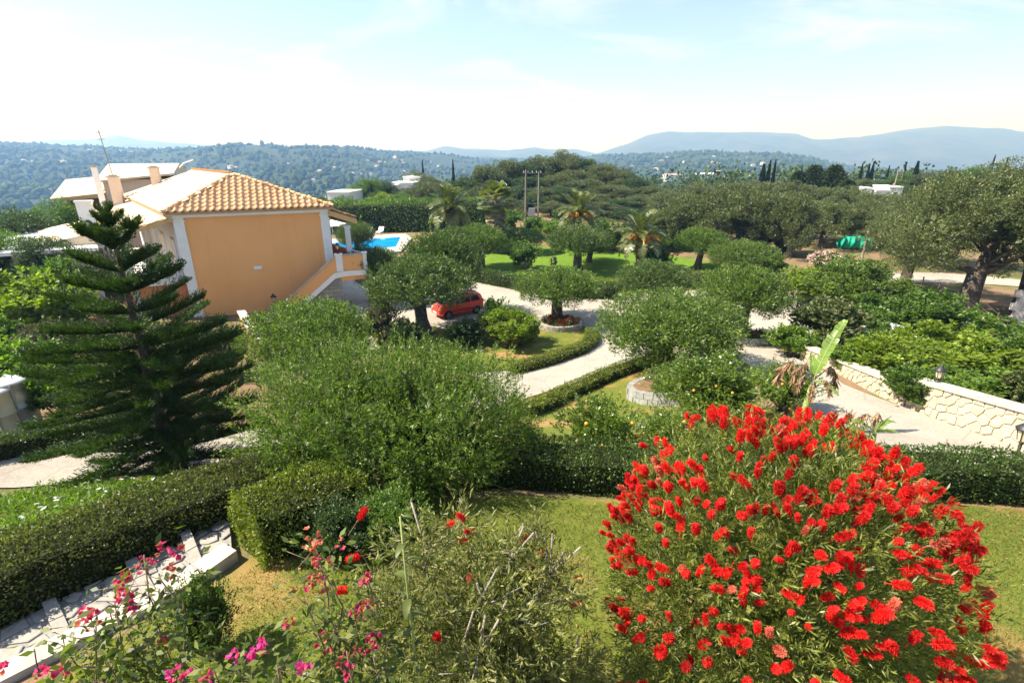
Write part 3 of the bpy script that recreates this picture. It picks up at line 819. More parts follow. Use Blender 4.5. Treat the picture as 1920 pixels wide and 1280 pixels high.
# low ramp wall near the stair foot
rw_ = empty('ramp_wall', (0,0,0)); tag(rw_, 'low sloping terracotta wall with white coping at the foot of the peach house', 'wall')
a0, a1 = over(447,585,30.5), over(478,640,26.5)
q = MB(); dn = Vector((.3,.1,0))
q.add([a0, a0+dn, a1+dn, a1]+[p-Vector((0,0,2.2)) for p in (a0,a0+dn,a1+dn,a1)], [(0,1,2,3)[::-1],(4,5,6,7),(0,4,5,1),(1,5,6,2),(2,6,7,3),(3,7,4,0)])
q.build('body', M['plaster_orange'], rw_)
q = MB(); e1 = Vector((.08,.02,0)); up = Vector((0,0,.1))
q.add([a0-e1, a0+dn+e1, a1+dn+e1, a1-e1]+[p+up for p in (a0-e1, a0+dn+e1, a1+dn+e1, a1-e1)], [(0,1,2,3),(4,5,6,7)[::-1],(0,4,5,1),(1,5,6,2),(2,6,7,3),(3,7,4,0)])
q.build('coping', M['coping'], rw_)

# ---------------------------------------------------------------- small hatchback
def make_car(name, paint, label, loc, rz):
    e = empty(name, loc, rz); tag(e, label, 'car')
    # stations along x (front +x): x, z bottom, z sill-top, z belt, z top, half width low, belt, roof
    st = [(-1.74,.34,.55,.78,.80,.60,.62,.56),(-1.70,.28,.55,.88,.96,.68,.70,.60),(-1.62,.26,.55,.92,1.30,.71,.73,.60),(-1.45,.26,.52,.93,1.44,.73,.745,.59),
          (-.9,.22,.5,.92,1.49,.745,.755,.59),(-.2,.22,.5,.9,1.50,.745,.76,.59),(.35,.22,.5,.88,1.45,.745,.76,.58),(.62,.22,.5,.88,1.28,.745,.755,.60),
          (1.02,.22,.5,.88,.97,.74,.745,.66),(1.3,.24,.5,.84,.90,.73,.73,.64),(1.55,.26,.5,.76,.82,.70,.69,.58),(1.70,.28,.5,.66,.70,.62,.60,.5),(1.76,.34,.48,.58,.6,.52,.5,.42)]
    V = []; n = 13
    for (x, zb, zs, zw, zt, a, b_, c) in st:
        half = [(a*.9,zb),(a,zb+.08),(b_,zs),(b_,zw-.06),(b_*.98,zw),(c+.02,zt-.07),(c*.8,zt)]
        row = half + [(0,zt+.02)] + [(-w,z) for w, z in half[::-1]]
        V += [(x,w,z) for w, z in row]
    n = 15; Fc = []
    for i in range(len(st)-1):
        for j in range(n-1):
            Fc.append((i*n+j, i*n+j+1, (i+1)*n+j+1, (i+1)*n+j))
        Fc.append((i*n+n-1, i*n, (i+1)*n, (i+1)*n+n-1))
    Fc.append(tuple(range(n))[::-1]); Fc.append(tuple((len(st)-1)*n+j for j in range(n)))
    body = obj('body', mesh_from('body', V, Fc, True), paint, e)
    def pt(x, s, f):
        xs = [q[0] for q in st]
        b_ = np.interp(x, xs, [q[6]*.98 for q in st]); c = np.interp(x, xs, [q[7]+.02 for q in st])
        zw = np.interp(x, xs, [q[3] for q in st]); zt = np.interp(x, xs, [q[4]-.07 for q in st])
        return (x, s*((b_+(c-b_)*f)+.012), zw+(zt-zw)*f)
    for s in (-1, 1):
        for poly in ([(-1.42,.12),(-.72,.12),(-.72,.88),(-1.28,.85)], [(-.64,.12),(.12,.12),(.12,.88),(-.64,.88)], [(.18,.12),(.72,.12),(.48,.86),(.18,.88)]):
            vs = [pt(x, s, f) for x, f in poly]
            obj('side_window', mesh_from('side_window', vs, [(0,1,2,3)] if s < 0 else [(3,2,1,0)]), M['glass_dark'], e)
        MB().box(-.85,1.0,s*.762-.01,s*.762+.01,.5,.56).build('side_moulding', M['rubber'], e)
        for x in (-.55,.2): MB().box(x,x+.14,s*.765-.012,s*.765+.012,.78,.81).build('door_handle', M['rubber'], e)
        MB().box(.55,.68,s*.86-.08,s*.86+.08,.9,1.03).build('mirror', paint, e)
        MB().prism([(1.52,s*.68),(1.66,s*.63),(1.68,s*.42),(1.56,s*.42)] if s > 0 else [(1.52,s*.68),(1.56,s*.42),(1.68,s*.42),(1.66,s*.63)], .62, .74).build('headlight', M['lamp_glass'], e)
        MB().box(-1.755,-1.68,s*.62-.06,s*.62+.06,.72,1.0).build('tail_light', M['bottlebrush'], e)
        for x in (-1.1, 1.12):
            y0 = s*.69
            t_ = MB()
            k0 = []
            prof = [(.17,-.075),(.26,-.085),(.275,-.06),(.278,0),(.275,.06),(.26,.085),(.17,.075)]
            vs = []; fs = []; sg = 20
            for r, w in prof:
                for j in range(sg): vs.append((x+r*math.cos(2*PI*j/sg), y0+w, .278+r*math.sin(2*PI*j/sg)))
            for i in range(len(prof)-1):
                for j in range(sg): fs.append((i*sg+j, i*sg+(j+1)%sg, (i+1)*sg+(j+1)%sg, (i+1)*sg+j))
            wh = obj('wheel', mesh_from('wheel', vs, fs, True), M['rubber'], e)
            rm = MB()
            for j in range(5):
                t = 2*PI*j/5+.3; dx_, dz_ = math.cos(t), math.sin(t); px_, pz_ = -dz_, dx_
                y1 = y0+s*.07
                rm.add([(x+dx_*.03+px_*.05,y1+s*.01,.278+dz_*.03+pz_*.05),(x+dx_*.19+px_*.035,y1,.278+dz_*.19+pz_*.035),(x+dx_*.19-px_*.035,y1,.278+dz_*.19-pz_*.035),(x+dx_*.03-px_*.05,y1+s*.01,.278+dz_*.03-pz_*.05)],
                       [(0,1,2,3),(3,2,1,0)])
            sg2 = 20; k = len(rm.v)
            for r, w in ((.175,.078),(.2,.07)):
                for j in range(sg2): rm.v.append((x+r*math.cos(2*PI*j/sg2), y0+s*w, .278+r*math.sin(2*PI*j/sg2)))
            for j in range(sg2): rm.f.append((k+j,k+(j+1)%sg2,k+sg2+(j+1)%sg2,k+sg2+j))
            rm.build('rim', M['steel'], wh)
            arch = MB(); vs = []
            for j in range(13):
                t = PI*j/12; vs += [(x+.30*math.cos(t), s*.751, .278+.30*math.sin(t)), (x+.345*math.cos(t), s*.756, .278+.345*math.sin(t))]
            arch.add(vs, [(2*j,2*j+1,2*j+3,2*j+2) for j in range(12)]+[(2*j,2*j+2,2*j+3,2*j+1) for j in range(12)]); arch.build('wheel_arch', M['rubber'], e)
            dk = MB(); dk.add([(x+.3*math.cos(2*PI*j/16), s*.748, .278+.3*math.sin(2*PI*j/16)) for j in range(16)], [tuple(range(16)), tuple(range(15,-1,-1))]); dk.build('wheel_well', M['rubber'], e)
    ws = [(.66,-.55,1.25),(.66,.55,1.25),(1.0,.62,.99),(1.0,-.62,.99)]
    ws = [(.45,-.52,1.41),(.45,.52,1.41),(1.01,.6,1.0),(1.01,-.6,1.0)]
    obj('windscreen', mesh_from('windscreen', [(x+.03,y,z+.03) for x, y, z in ws], [(3,2,1,0)]), M['screen_glass'], e)
    obj('rear_window', mesh_from('rear_window', [(-1.71,-.5,.98),(-1.71,.5,.98),(-1.60,.46,1.33),(-1.60,-.46,1.33)], [(0,3,2,1)]), M['glass_dark'], e)
    MB().box(1.755,1.775,-.24,.24,.4,.5).build('number_plate', M['white_paint'], e)
    return e
M['screen_glass'] = surf('windscreen glass', (.3,.36,.4), (.36,.42,.46), 1, .05, 0, 30, 1.0)
M['red_paint'] = surf('red car paint', (.74,.055,.022), (.78,.065,.026), 3, .25, 0, 30, .6)
M['car_white'] = surf('white car paint', (.7,.7,.7), (.74,.74,.74), 3, .3, 0, 30, .6)
c0 = spot(846,599); c1 = spot(889,590)
ang = math.atan2(c0.y-c1.y, c0.x-c1.x)
mid = (c0+c1)/2
nrm = Vector((-math.sin(ang), math.cos(ang), 0))
if nrm.y < 0: nrm = -nrm
cl = mid + nrm*.72
make_car('red_car', M['red_paint'], 'small red hatchback parked beside the olive trunks', (cl.x, cl.y, hz(cl.x, cl.y)+.04), ang)
cw = over(1668,628,24.5)
make_car('white_car', M['car_white'], 'white car almost hidden among the lime green shrubs', (cw.x, cw.y, hz(cw.x, cw.y)+.02), .5)
# ---------------------------------------------------------------- foliage library
def unit(v): return v/np.maximum(np.linalg.norm(v, axis=-1, keepdims=True), 1e-9)
def rdir(rng, n): return unit(rng.normal(size=(n, 3)))
def leafq(rng, P, D, l, w, fold=.25):
    """leaf blades: base point, direction, length and width -> (n,4,3)"""
    n = len(P)
    D = unit(D)
    r = rng.normal(size=(n, 3)); Sd = unit(np.cross(D, r)); N = np.cross(Sd, D)
    l = np.broadcast_to(np.asarray(l, float), (n,))[:, None]; w = np.broadcast_to(np.asarray(w, float), (n,))[:, None]
    m = P + D*l*.45 - N*w*fold
    return np.stack([P, m+Sd*w*.5+N*w*fold*1.4, P+D*l, m-Sd*w*.5+N*w*fold*1.4], 1)
def clump_leaves(rng, C, r, n, l, w, up=.25, shell=.35, lj=.35, out=.7):
    C = np.asarray(C, float); r = np.asarray(r, float)
    k = rng.choice(len(C), n, p=r**2/np.sum(r**2))
    U = rdir(rng, n)
    P = C[k]+U*(r[k]*(shell+(1-shell)*rng.random(n)**.6))[:, None]
    D = U*out + rng.normal(size=(n, 3))*.5 + np.array([0, 0, up])
    L = l*(1-lj+2*lj*rng.random(n))
    return leafq(rng, P, D, L, w*(.8+.4*rng.random(n)))
def dome(rng, k, c, rx, ry, rz, zmin=-.45, inner=.3):
    U = rdir(rng, k*3); U = U[U[:, 2] > zmin][:k]
    s = (1-inner*rng.random(len(U))**2)[:, None]
    return np.array(c)+U*s*np.array([rx, ry, rz])
def shoots(rng, B, D, ln, nl, l, w, spread=.75, droop=0., fold=.25):
    """leafy shoots: leaves set along each shoot. B (k,3) D (k,3)"""
    k = len(B); D = unit(D)
    t = np.tile((np.arange(nl)+.5)/nl, k); i = np.repeat(np.arange(k), nl)
    L = np.broadcast_to(np.asarray(ln, float), (k,))[i]
    P = B[i]+D[i]*(t*L)[:, None]; P[:, 2] -= droop*(t*L)**2
    r = rdir(rng, len(i)); s = unit(r-D[i]*np.sum(r*D[i], 1)[:, None])
    LD = unit(D[i]*(1-.3*spread)+s*spread)
    return leafq(rng, P, LD, l*(.75+.5*rng.random(len(i))), w*(.8+.4*rng.random(len(i))), fold)
def limb(mb, rng, a, b, r0, r1, n=5, wob=.12, seg=7, gn=.12):
    a, b = Vector(a), Vector(b); L = (b-a).length; pts = []
    for i in range(n+1):
        t = i/n; p = a.lerp(b, t)
        if 0 < i < n: p += Vector((rng.uniform(-1,1), rng.uniform(-1,1), rng.uniform(-.4,.4)))*wob*L
        pts.append(p)
    mb.tube(pts, [r0+(r1-r0)*i/n for i in range(n+1)], seg, True, gn, rng)
    return pts

def inner(rng, C, c0, n, l, f0=.25, f1=.8):
    """oversized leaf quads added inside a crown to block light and darken it"""
    k = rng.integers(len(C), size=n); c0 = np.array(c0)
    P = c0+(C[k]-c0)*rng.uniform(f0, f1, (n,1))+rng.normal(size=(n,3))*l*.5
    return leafq(rng, P, rng.normal(size=(n,3)), l*(.7+.6*rng.random(n)), l*.7)
def olive_proto(seed, H=4.0, Wd=5.0, n=24000, wild=False, l=.135, w=.044, low=None, zc=.62, rzc=.30):
    rng = np.random.default_rng(seed); rr = random.Random(seed)
    tk = MB()
    hb = H*(zc-.26 if not wild else .3)
    lean = rr.uniform(-.25,.25)
    r0 = .30 if not wild else .42
    pts = [(0,0,-.3),(0.03,0,.05),(lean*.3,.05,hb*.5),(lean,.1,hb)]
    tk.tube(pts, [r0*1.55,r0*1.3,r0*.95,r0*.9], 12, True, .22, rr)
    if not wild:
        C = dome(rng, 80, (lean*.5,0,H*zc), Wd*.41, Wd*.41, H*rzc, -.62)
        C[:,2] -= .07*H*((np.hypot(C[:,0],C[:,1])/(Wd*.5))**2)
        r = rng.uniform(.06,.125,len(C))*Wd
        c0 = (lean*.5,0,H*(zc-.05))
    else:
        low = .2 if low is None else low
        cs = []; rs = []
        for j in range(26):
            th = j*2.4+rr.uniform(-.5,.5); f = (j+.5)/26
            z = H*(low+.1+(.80-low)*f); q = Wd*(.40*math.sin(min(1,.28+f*.72)*PI)**.6*rr.uniform(.75,1.1)+.02)
            cc = np.array([(q*math.cos(th), q*math.sin(th), z)]); R_ = Wd*rr.uniform(.1,.17)
            cs.append(cc+rdir(rng,5)*R_*np.array([.75,.75,.55])); rs.append(np.full(5, R_*.55))
        C = np.concatenate(cs); r = np.concatenate(rs)
        c0 = (0,0,H*(low*.5+.5))
    for j in range(7):
        c = C[rng.integers(len(C))]
        q = limb(tk, rr, (lean,.1,hb*.95), c*np.array([.75,.75,.95]), r0*.5, .03, 5, .07)
        if wild:
            for m in range(2):
                c2 = C[rng.integers(len(C))]; limb(tk, rr, q[2], (np.array(q[3])*.4+c2*.6), .08, .02, 4, .08, 5)
    Q = [clump_leaves(rng, C, r, n, l, w, .35 if not wild else .3, .55)]
    Q.append(inner(rng, C, c0, 1500, .045*Wd))
    if not wild:   # hanging fringe and upright sprays
        B = dome(rng, 320, (lean*.5,0,H*zc), Wd*.46, Wd*.46, H*(rzc+.03), -.35)
        D = unit(B-np.array([0,0,H*(zc-.1)]))+np.array([0,0,.5])+rng.normal(size=B.shape)*.25
        Q.append(shoots(rng, B, D, .38, 12, l*.9, w))
    return tk.mesh('olive_trunk', True), quad_soup('olive_crown', np.concatenate(Q))

def bush_proto(seed, n=7000, l=.1, w=.055, k=45, spiky=0):
    """unit bush: height 1, width 1"""
    rng = np.random.default_rng(seed); rr = random.Random(seed)
    C = []
    for j in range(7):
        th = rr.uniform(0,2*PI); q = rr.uniform(.0,.22)
        C.append(dome(rng, k//7+2, (q*math.cos(th), q*math.sin(th), rr.uniform(.38,.6)), .24, .24, .33, -.7))
    C = np.concatenate(C); C[:,2] = np.clip(C[:,2], .08, .93)
    r = rng.uniform(.045,.11,len(C))
    Q = np.concatenate([clump_leaves(rng, C, r, n, l, w, .3, .5), inner(rng, C, (0,0,.45), 700, .07)])
    if spiky:
        B = dome(rng, spiky, (0,0,.5), .42, .42, .42, -.3)
        Q = np.concatenate([Q, shoots(rng, B, (B-np.array([0,0,.4]))+np.array([0,0,.3]), .12, 9, l*.9, w)])
    st = MB()
    for j in range(6):
        c = C[rng.integers(len(C))]; limb(st, rr, (rr.uniform(-.04,.04),rr.uniform(-.04,.04),-.05), c, .022, .005, 4, .08, 5)
    return st.mesh('bush_stem', True), quad_soup('bush_foliage', Q)

OL = [olive_proto(s) for s in (1,2,3)]
OT = [olive_proto(s, zc=.72, rzc=.235) for s in (4,5)]                          # bare trunk, high crown
OW = [olive_proto(s, 7.0, 7.0, 20000, True, .2, .065) for s in (11,12,13)]
OB = [olive_proto(s, 8.5, 8.5, 42000, True, .15, .045, .3) for s in (15,16)]        # nearer old olives
BU = [bush_proto(s, 7000, .055, .03, 45, 60) for s in (21,22,23)]
BC = [bush_proto(s, 9500, .052, .03, 40, 90) for s in (24,25,27)]                # looser, longer sprays
BF = [bush_proto(26, 14000, .036, .017, 60, 200)]
rp = random.Random(99)
def place(kind, protos, base, H, Wd, mat, label, cat, group=None, h0=1.0, w0=1.0, bark='bark', name=None, rz=None, names=('trunk','crown')):
    tk, cr_ = protos[rp.randrange(len(protos))]
    e = empty(name or kind, (base[0], base[1], base[2]-.02), rp.uniform(0,2*PI) if rz is None else rz, (Wd/w0, Wd/w0, H/h0))
    tag(e, label, cat, group)
    obj(names[0], tk, M[bark], e); obj(names[1], cr_, M[mat], e)
    return e
def measured(px, py, top, wpx):
    b_ = spot(px, py); t = b_.y*CP - (b_.z-CAM_H)*SP
    return b_, over(px, top, b_.y).z-b_.z, wpx/FPX*t
def olive(px, py, top, wpx, label, mat='olive_leaf', group='clipped olive trees', protos=None):
    b_, H, Wd = measured(px, py, top, wpx)
    return place('olive_tree', protos or OL, b_, H, Wd*1.08, mat, label, 'olive tree', group, 4.15, 5.15)
def bush(px, py, top, wpx, mat, label, protos=None, cat='shrub', name='shrub', group=None):
    b_, H, Wd = measured(px, py, top, wpx)
    return place(name, protos or BU, b_, H, Wd, mat, label, cat, group, .98, .92, 'stem', names=('stem','foliage'))
def tree_at(px, top, wpx, Y, protos, mat, label, name, cat, group, h0, w0, bark='bark', base=None):
    p = over(px, top, Y); g = hz(p.x, Y); t = Y*CP-(g-CAM_H)*SP
    return place(name, protos, (p.x, Y, g), max(2., p.z-g), wpx/FPX*t, mat, label, cat, group, h0, w0, bark)

ORD = 'first second third fourth fifth sixth seventh eighth ninth tenth eleventh twelfth thirteenth fourteenth fifteenth sixteenth seventeenth eighteenth nineteenth twentieth twenty-first twenty-second'.split()
def nth(lst, rows, fmt):
    """labels by row and by count from the left; rows: (test, words)"""
    out = [None]*len(lst)
    for test, words in rows:
        k = sorted([i for i, t in enumerate(lst) if out[i] is None and test(t)], key=lambda i: lst[i][0])
        for n_, i in enumerate(k): out[i] = fmt.format(ORD[n_], words)
    return out

# clipped olives round the car park
olive(590,735,560,225, 'rounded olive tree in front of the foot of the stair', 'olive_leaf_b')
olive(795,628,484,195, 'large clipped olive tree with thick trunk beside the red car', protos=OT)
olive(833,592,436,150, 'taller clipped olive standing just behind the red car', protos=OT)
olive(700,566,462,105, 'olive tree right beside the landing of the peach house', protos=OT)
olive(1045,604,503,160, 'mushroom shaped olive growing in the round stone planter', 'olive_leaf_b', protos=OT)
olive(1245,705,545,262, 'broad clipped olive with low crown beside the curved stone edging', 'olive_leaf_b')
olive(1222,578,488,140, 'rounded olive between the car park hedge and the broad olive')
olive(1385,640,503,172, 'clipped olive with dark twin trunk at the right end of the car park', 'olive_leaf_b', protos=OT)
olive(902,503,420,92, 'clipped olive on the lawn below the fan palm', 'olive_leaf_b', protos=OT)
olive(856,507,424,80, 'clipped olive at the corner of the palm lawn nearest the pool')
olive(977,474,426,92, 'clipped olive far back on the palm lawn', 'olive_leaf_b')
olive(1083,509,424,122, 'clipped olive with a bare dark trunk in the middle of the palm lawn', protos=OT)
olive(1104,492,432,80, 'thin clipped olive just behind the middle olive of the lawn', 'olive_leaf_b')
olive(1308,505,428,95, 'clipped olive at the right hand end of the palm lawn', 'olive_leaf_b', protos=OT)
olive(668,478,412,72, 'low spreading olive beside the swimming pool')
olive(1390,520,450,130, 'low dense olive below the grove at the edge of the lawn', 'olive_leaf_b')

# shrubs of the palm lawn and the grove edge
bush(985,506,452,66, 'mid_leaf', 'round green bush standing on the palm lawn')
bush(1037,503,480,16, 'mid_leaf', 'tiny round bush between the lawn bush and the middle olive')
bush(1150,470,430,60, 'bright_leaf', 'light green shrub behind the middle olive of the lawn')
bush(1235,505,462,66, 'mid_leaf', 'shrub under the date palm with orange stalks')
bush(1590,585,482,165, 'olive_leaf_b', 'large dome shaped dark bush below the green net', BF)
bush(1500,565,500,110, 'lime_leaf', 'yellowish shrub left of the large dome bush')
oe = bush(1545,512,470,66, 'mid_leaf', 'oleander with faded pink flowers behind the large dome bush')
_r = np.random.default_rng(808); _B = dome(_r, 150, (0,0,.5), .46, .46, .47, -.1, .1)
obj('blossom', quad_soup('blossom', leafq(_r, np.repeat(_B,5,0)+_r.normal(size=(len(_B)*5,3))*.02, rdir(_r,len(_B)*5), .05, .04)), M['pink_petal'], oe)
bush(1690,582,528,105, 'bright_leaf', 'bright green shrub below the leaning old olive')
for k, (px, py, top, w_, m_) in enumerate(((935,462,420,60,'dark_leaf'),(1000,446,404,56,'mid_leaf'),(1035,452,412,60,'bright_leaf'),(1130,452,408,64,'mid_leaf'),(1180,456,414,60,'dark_leaf'),(1245,470,424,64,'mid_leaf'),(1345,478,438,60,'dark_leaf'),(1480,478,440,60,'olive_wild'),(1265,452,410,70,'dark_leaf'),(1420,470,430,60,'olive_wild'),(960,430,392,56,'mid_leaf'),(1060,426,388,60,'dark_leaf'))):
    bush(px, py, top, w_, m_, ORD[k]+' shrub of the green thicket between the palm lawn and the grove', group='thicket behind the lawn')
bush(1445,520,470,60, 'mid_leaf', 'green bush at the end of the lawn beside bare soil')
# shrubs of the orchard to the right
bush(1475,668,610,95, 'bright_leaf', 'bright green bush right of the twin trunk olive', BC)
bush(1545,655,560,140, 'olive_wild', 'loose grey green shrub behind the banana leaf', BC)
bush(1640,632,552,120, 'mid_leaf', 'leafy green shrub in the middle of the orchard', BC)
bush(1735,640,545,130, 'mid_leaf', 'round green shrub above the hidden white car', BC)
bush(1790,640,578,120, 'bright_leaf', 'fresh green shrub beside the wire fence', BC)
bush(1660,715,632,150, 'lime_leaf', 'lime green citrus shrub behind the low stone wall', BC)
bush(1770,712,612,190, 'lime_leaf', 'large yellow green citrus shrub in the orchard', BC)
bush(1590,700,640,90, 'bright_leaf', 'small bright bush behind the banana plant', BC)
bush(1705,762,690,110, 'mid_leaf', 'dark green bush behind the lantern on the stone wall', BC)
bush(1830,772,695,170, 'bright_leaf', 'wide green bush behind the higher stone wall', BC)
bush(1890,725,632,130, 'mid_leaf', 'tall shrub right of the yellow green citrus', BC)
bush(1925,660,600,140, 'mid_leaf', 'dark shrub in front of the concrete block', BC)
bush(1940,800,690,120, 'olive_wild', 'grey green shrub at the right edge behind the wall', BC)
bush(1690,694,618,95, 'lime_leaf', 'lime green shrub in front of the hidden white car', BC)
bush(1640,668,600,80, 'mid_leaf', 'green shrub left of the hidden white car', BC)
# island beds
bush(930,632,558,70, 'mid_leaf', 'upright green shrub right of the red car')
bush(955,650,578,105, 'lime_leaf', 'glowing lime yellow shrub on the island lawn', BC)
bush(990,640,590,50, 'lime_leaf', 'small lime shrub nearest the round stone planter', BC)
bush(868,650,596,85, 'dark_leaf', 'dark green shrub in front of the red car')
bush(715,640,565,85, 'grey_leaf', 'dry grey shrub left of the thick olive trunk')
bush(665,660,590,60, 'dark_leaf', 'dark shrub below the stone pier of the stair')
bush(765,655,598,75, 'dark_leaf', 'dark spiky shrub at the foot of the thick olive')
# left side below the house
bush(430,700,608,105, 'grey_leaf', 'dry flowering shrub at the corner of the peach house', BF)
bush(80,640,508,185, 'lime_leaf', 'yellow green tree left of the norfolk pine', BC)
bush(40,560,470,150, 'dark_leaf', 'dark tree above the yellow green tree at the left edge')
bush(130,600,480,120, 'mid_leaf', 'green tree under the flat white roof')
bush(110,690,600,120, 'grey_leaf', 'brownish shrub between the left edge greenery')
bush(50,740,635,150, 'bright_leaf', 'fresh green bush behind the water tanks', BC)
bush(5,690,590,110, 'mid_leaf', 'green bush at the left edge above the water tanks', BC)
bush(120,790,665,120, 'bright_leaf', 'bright green bush right of the water tanks', BC)
bush(-10,800,690,110, 'mid_leaf', 'green bush at the left edge beside the tanks', BC)

# background trees
gE = 'evergreen trees on the knoll'
KN = [(870,330,62,94),(910,308,66,100),(950,298,66,106),(985,302,60,108),(1020,291,72,110),(1060,284,78,114),(1095,296,66,114),(1130,306,72,110),(1165,316,66,106),(1192,332,66,102),
    (1100,336,80,99),(1045,326,74,100),(992,330,64,99),(1150,346,74,96),(1218,348,74,98),(1065,350,66,94),(1200,366,74,90),(1242,362,74,92),(838,346,56,92),(803,340,56,98),(1130,378,66,86),(1182,390,66,82),(775,350,60,96),(1250,388,70,84),
    (945,332,60,101),(1018,352,62,93),(1110,362,66,90),(1165,372,66,88),(1078,318,66,106),(1040,300,66,112),(970,350,56,93),(890,352,56,88),(955,372,54,87),(1000,366,54,90),(1035,378,54,86),(915,376,50,85),(1075,385,56,84)]
KN_L = nth(KN, [(lambda t: t[1] < 312, 'crest of the knoll'), (lambda t: t[3] > 97, 'upper slope of the knoll'), (lambda t: True, 'foot of the knoll')], '{} dark evergreen from the left on the {}')
for i, (px, top, w, Y) in enumerate(KN):
    tree_at(px, top, w*1.12, Y, OW, 'olive_wild' if i % 3 else 'dark_leaf', KN_L[i], 'evergreen_tree', 'tree', gE, 6.9, 6.6)
gG = 'grove of old olives'
GV = [(1240,392,85,60),(1290,368,92,60),(1345,354,98,58),(1400,350,98,57),(1452,357,92,56),(1502,362,92,54),(1560,376,92,59.5),(1612,384,86,60.5),(1658,390,80,60),
    (1262,358,86,82),(1312,346,90,84),(1370,340,92,85),(1432,338,92,85),(1484,342,85,84),(1542,348,92,82),(1602,352,92,80),(1655,360,90,74),(1700,366,90,66),(1320,385,80,68),(1425,372,84,68),(1530,372,84,66),(1630,378,84,62)]
GV_L = nth(GV, [(lambda t: t[3] < 61, 'front row of the grove'), (lambda t: t[3] < 70, 'middle of the grove'), (lambda t: True, 'back row of the grove')], '{} old olive from the left in the {}')
for i, (px, top, w, Y) in enumerate(GV):
    tree_at(px, top, w*1.12, Y, OW, 'olive_wild', GV_L[i], 'old_olive_tree', 'olive tree', gG, 6.9, 6.6)
for px, py, top, w, lb in ((1692,545,385,150,'leaning old olive beside the pale road'),(1805,588,306,245,'huge old olive with thick trunk inside the wire fence'),
                           (1915,585,292,230,'old olive at the right edge above the concrete block'),(1745,500,340,170,'old olive behind the pale road')):
    b_, H, Wd = measured(px, py, top, w)
    place('old_olive_tree', OB, b_, H, Wd*1.05, 'olive_wild', lb, 'olive tree', 'old olives on the right', 8.3, 7.6)
gL = 'trees left of the house'
for px, top, w, Y, lb in ((30,392,130,44,'dark tree at the left edge below the far hills'),(105,376,130,52,'green tree left of the flat white roofs'),(-30,430,150,36,'dark tree cut by the left edge'),(70,440,110,36,'dark round tree below the white roofs')):
    tree_at(px, top, w, Y, OW, 'dark_leaf' if px in (30,70) else 'mid_leaf', lb, 'leafy_tree', 'tree', gL, 6.9, 6.3)
gB = 'trees round the white villas'
VT = [(690,333,60,104),(662,350,50,104),(725,340,46,108),(780,322,66,125),(640,368,46,92),(720,362,60,96),(600,368,50,112),(805,332,60,118),(755,362,60,92),(690,372,60,90),(835,372,56,84),(790,376,64,82)]
VT_L = nth(VT, [(lambda t: True, 'the white villas')], '{} leafy tree from the left among {}')
for i, (px, top, w, Y) in enumerate(VT):
    tree_at(px, top, w, Y, OW, ('mid_leaf','lime_leaf','dark_leaf','olive_wild')[i % 4], VT_L[i], 'leafy_tree', 'tree', gB, 6.9, 6.3)
gR = 'tree belt on the right skyline'
SK = [(1620,336,50,122),(1660,338,52,124),(1700,324,64,120),(1745,322,60,116),(1790,318,60,112),(1500,334,52,118),(1400,352,60,112),(1580,352,60,108),(1840,312,64,110),(1890,312,64,100)]
SK_L = nth(SK, [(lambda t: True, 'the right skyline belt')], '{} rounded tree from the left in {}')
for i, (px, top, w, Y) in enumerate(SK):
    tree_at(px, top, w, Y, OW, ('olive_wild','dark_leaf','mid_leaf')[i % 3], SK_L[i], 'leafy_tree', 'tree', gR, 6.9, 6.3)

# cypresses and pines
def conifer_proto(seed, n, slim, l, w):
    rng = np.random.default_rng(seed)
    z = rng.random(n)**.8
    prof = slim*np.minimum(1, (1-z)**.8*1.25)*(.35+.65*np.minimum(1, z*5+.2))
    th = rng.random(n)*2*PI; q = prof*(.45+.55*rng.random(n)**.5)
    P = np.c_[q*np.cos(th), q*np.sin(th), z*.97+.02]
    kk = .12 if slim < .2 else .6; D = np.c_[np.cos(th)*kk, np.sin(th)*kk, np.full(n, .8 if slim < .2 else .15)]+rng.normal(size=(n,3))*(.12 if slim < .2 else .35)
    tk = MB().tube([(0,0,-.03),(0,0,.4),(0,0,.93)], [.03,.02,.004], 6)
    return tk.mesh('conifer_trunk', True), quad_soup('conifer_crown', leafq(rng, P, D, l*(.7+.6*rng.random(n)), w))
CY = [conifer_proto(31, 2600, .085, .05, .022)]
PN = [conifer_proto(32, 4000, .33, .09, .03), conifer_proto(33, 4000, .3, .09, .03)]
CYP = ((1618,308,9,128),(1631,309,9,130),(1639,305,10,130),(1668,312,7,132),(1700,306,8,130),(1445,303,11,112),(1455,301,9,113),(1433,310,18,112),(849,302,8,118),(792,303,7,135),(1866,294,8,120),(1890,299,8,120),(1505,324,11,112),(1722,305,17,118))
CYP_L = nth(CYP, [(lambda t: True, 'the skyline')], '{} slim dark cypress from the left on {}')
for i, (px, top, w, Y) in enumerate(CYP):
    tree_at(px, top, w, Y, CY, 'cypress', CYP_L[i], 'cypress_tree', 'cypress', 'cypresses on the skyline', .99, .2)
PNE = ((1500,322,52,104),(1530,312,62,106),(1568,312,64,104),(1592,338,50,100))
PNE_L = nth(PNE, [(lambda t: True, 'the olive grove')], '{} bushy green pine from the left above {}')
for i, (px, top, w, Y) in enumerate(PNE):
    tree_at(px, top, w, Y, PN, 'conifer', PNE_L[i], 'pine_tree', 'pine', 'pines above the grove', .99, .6)

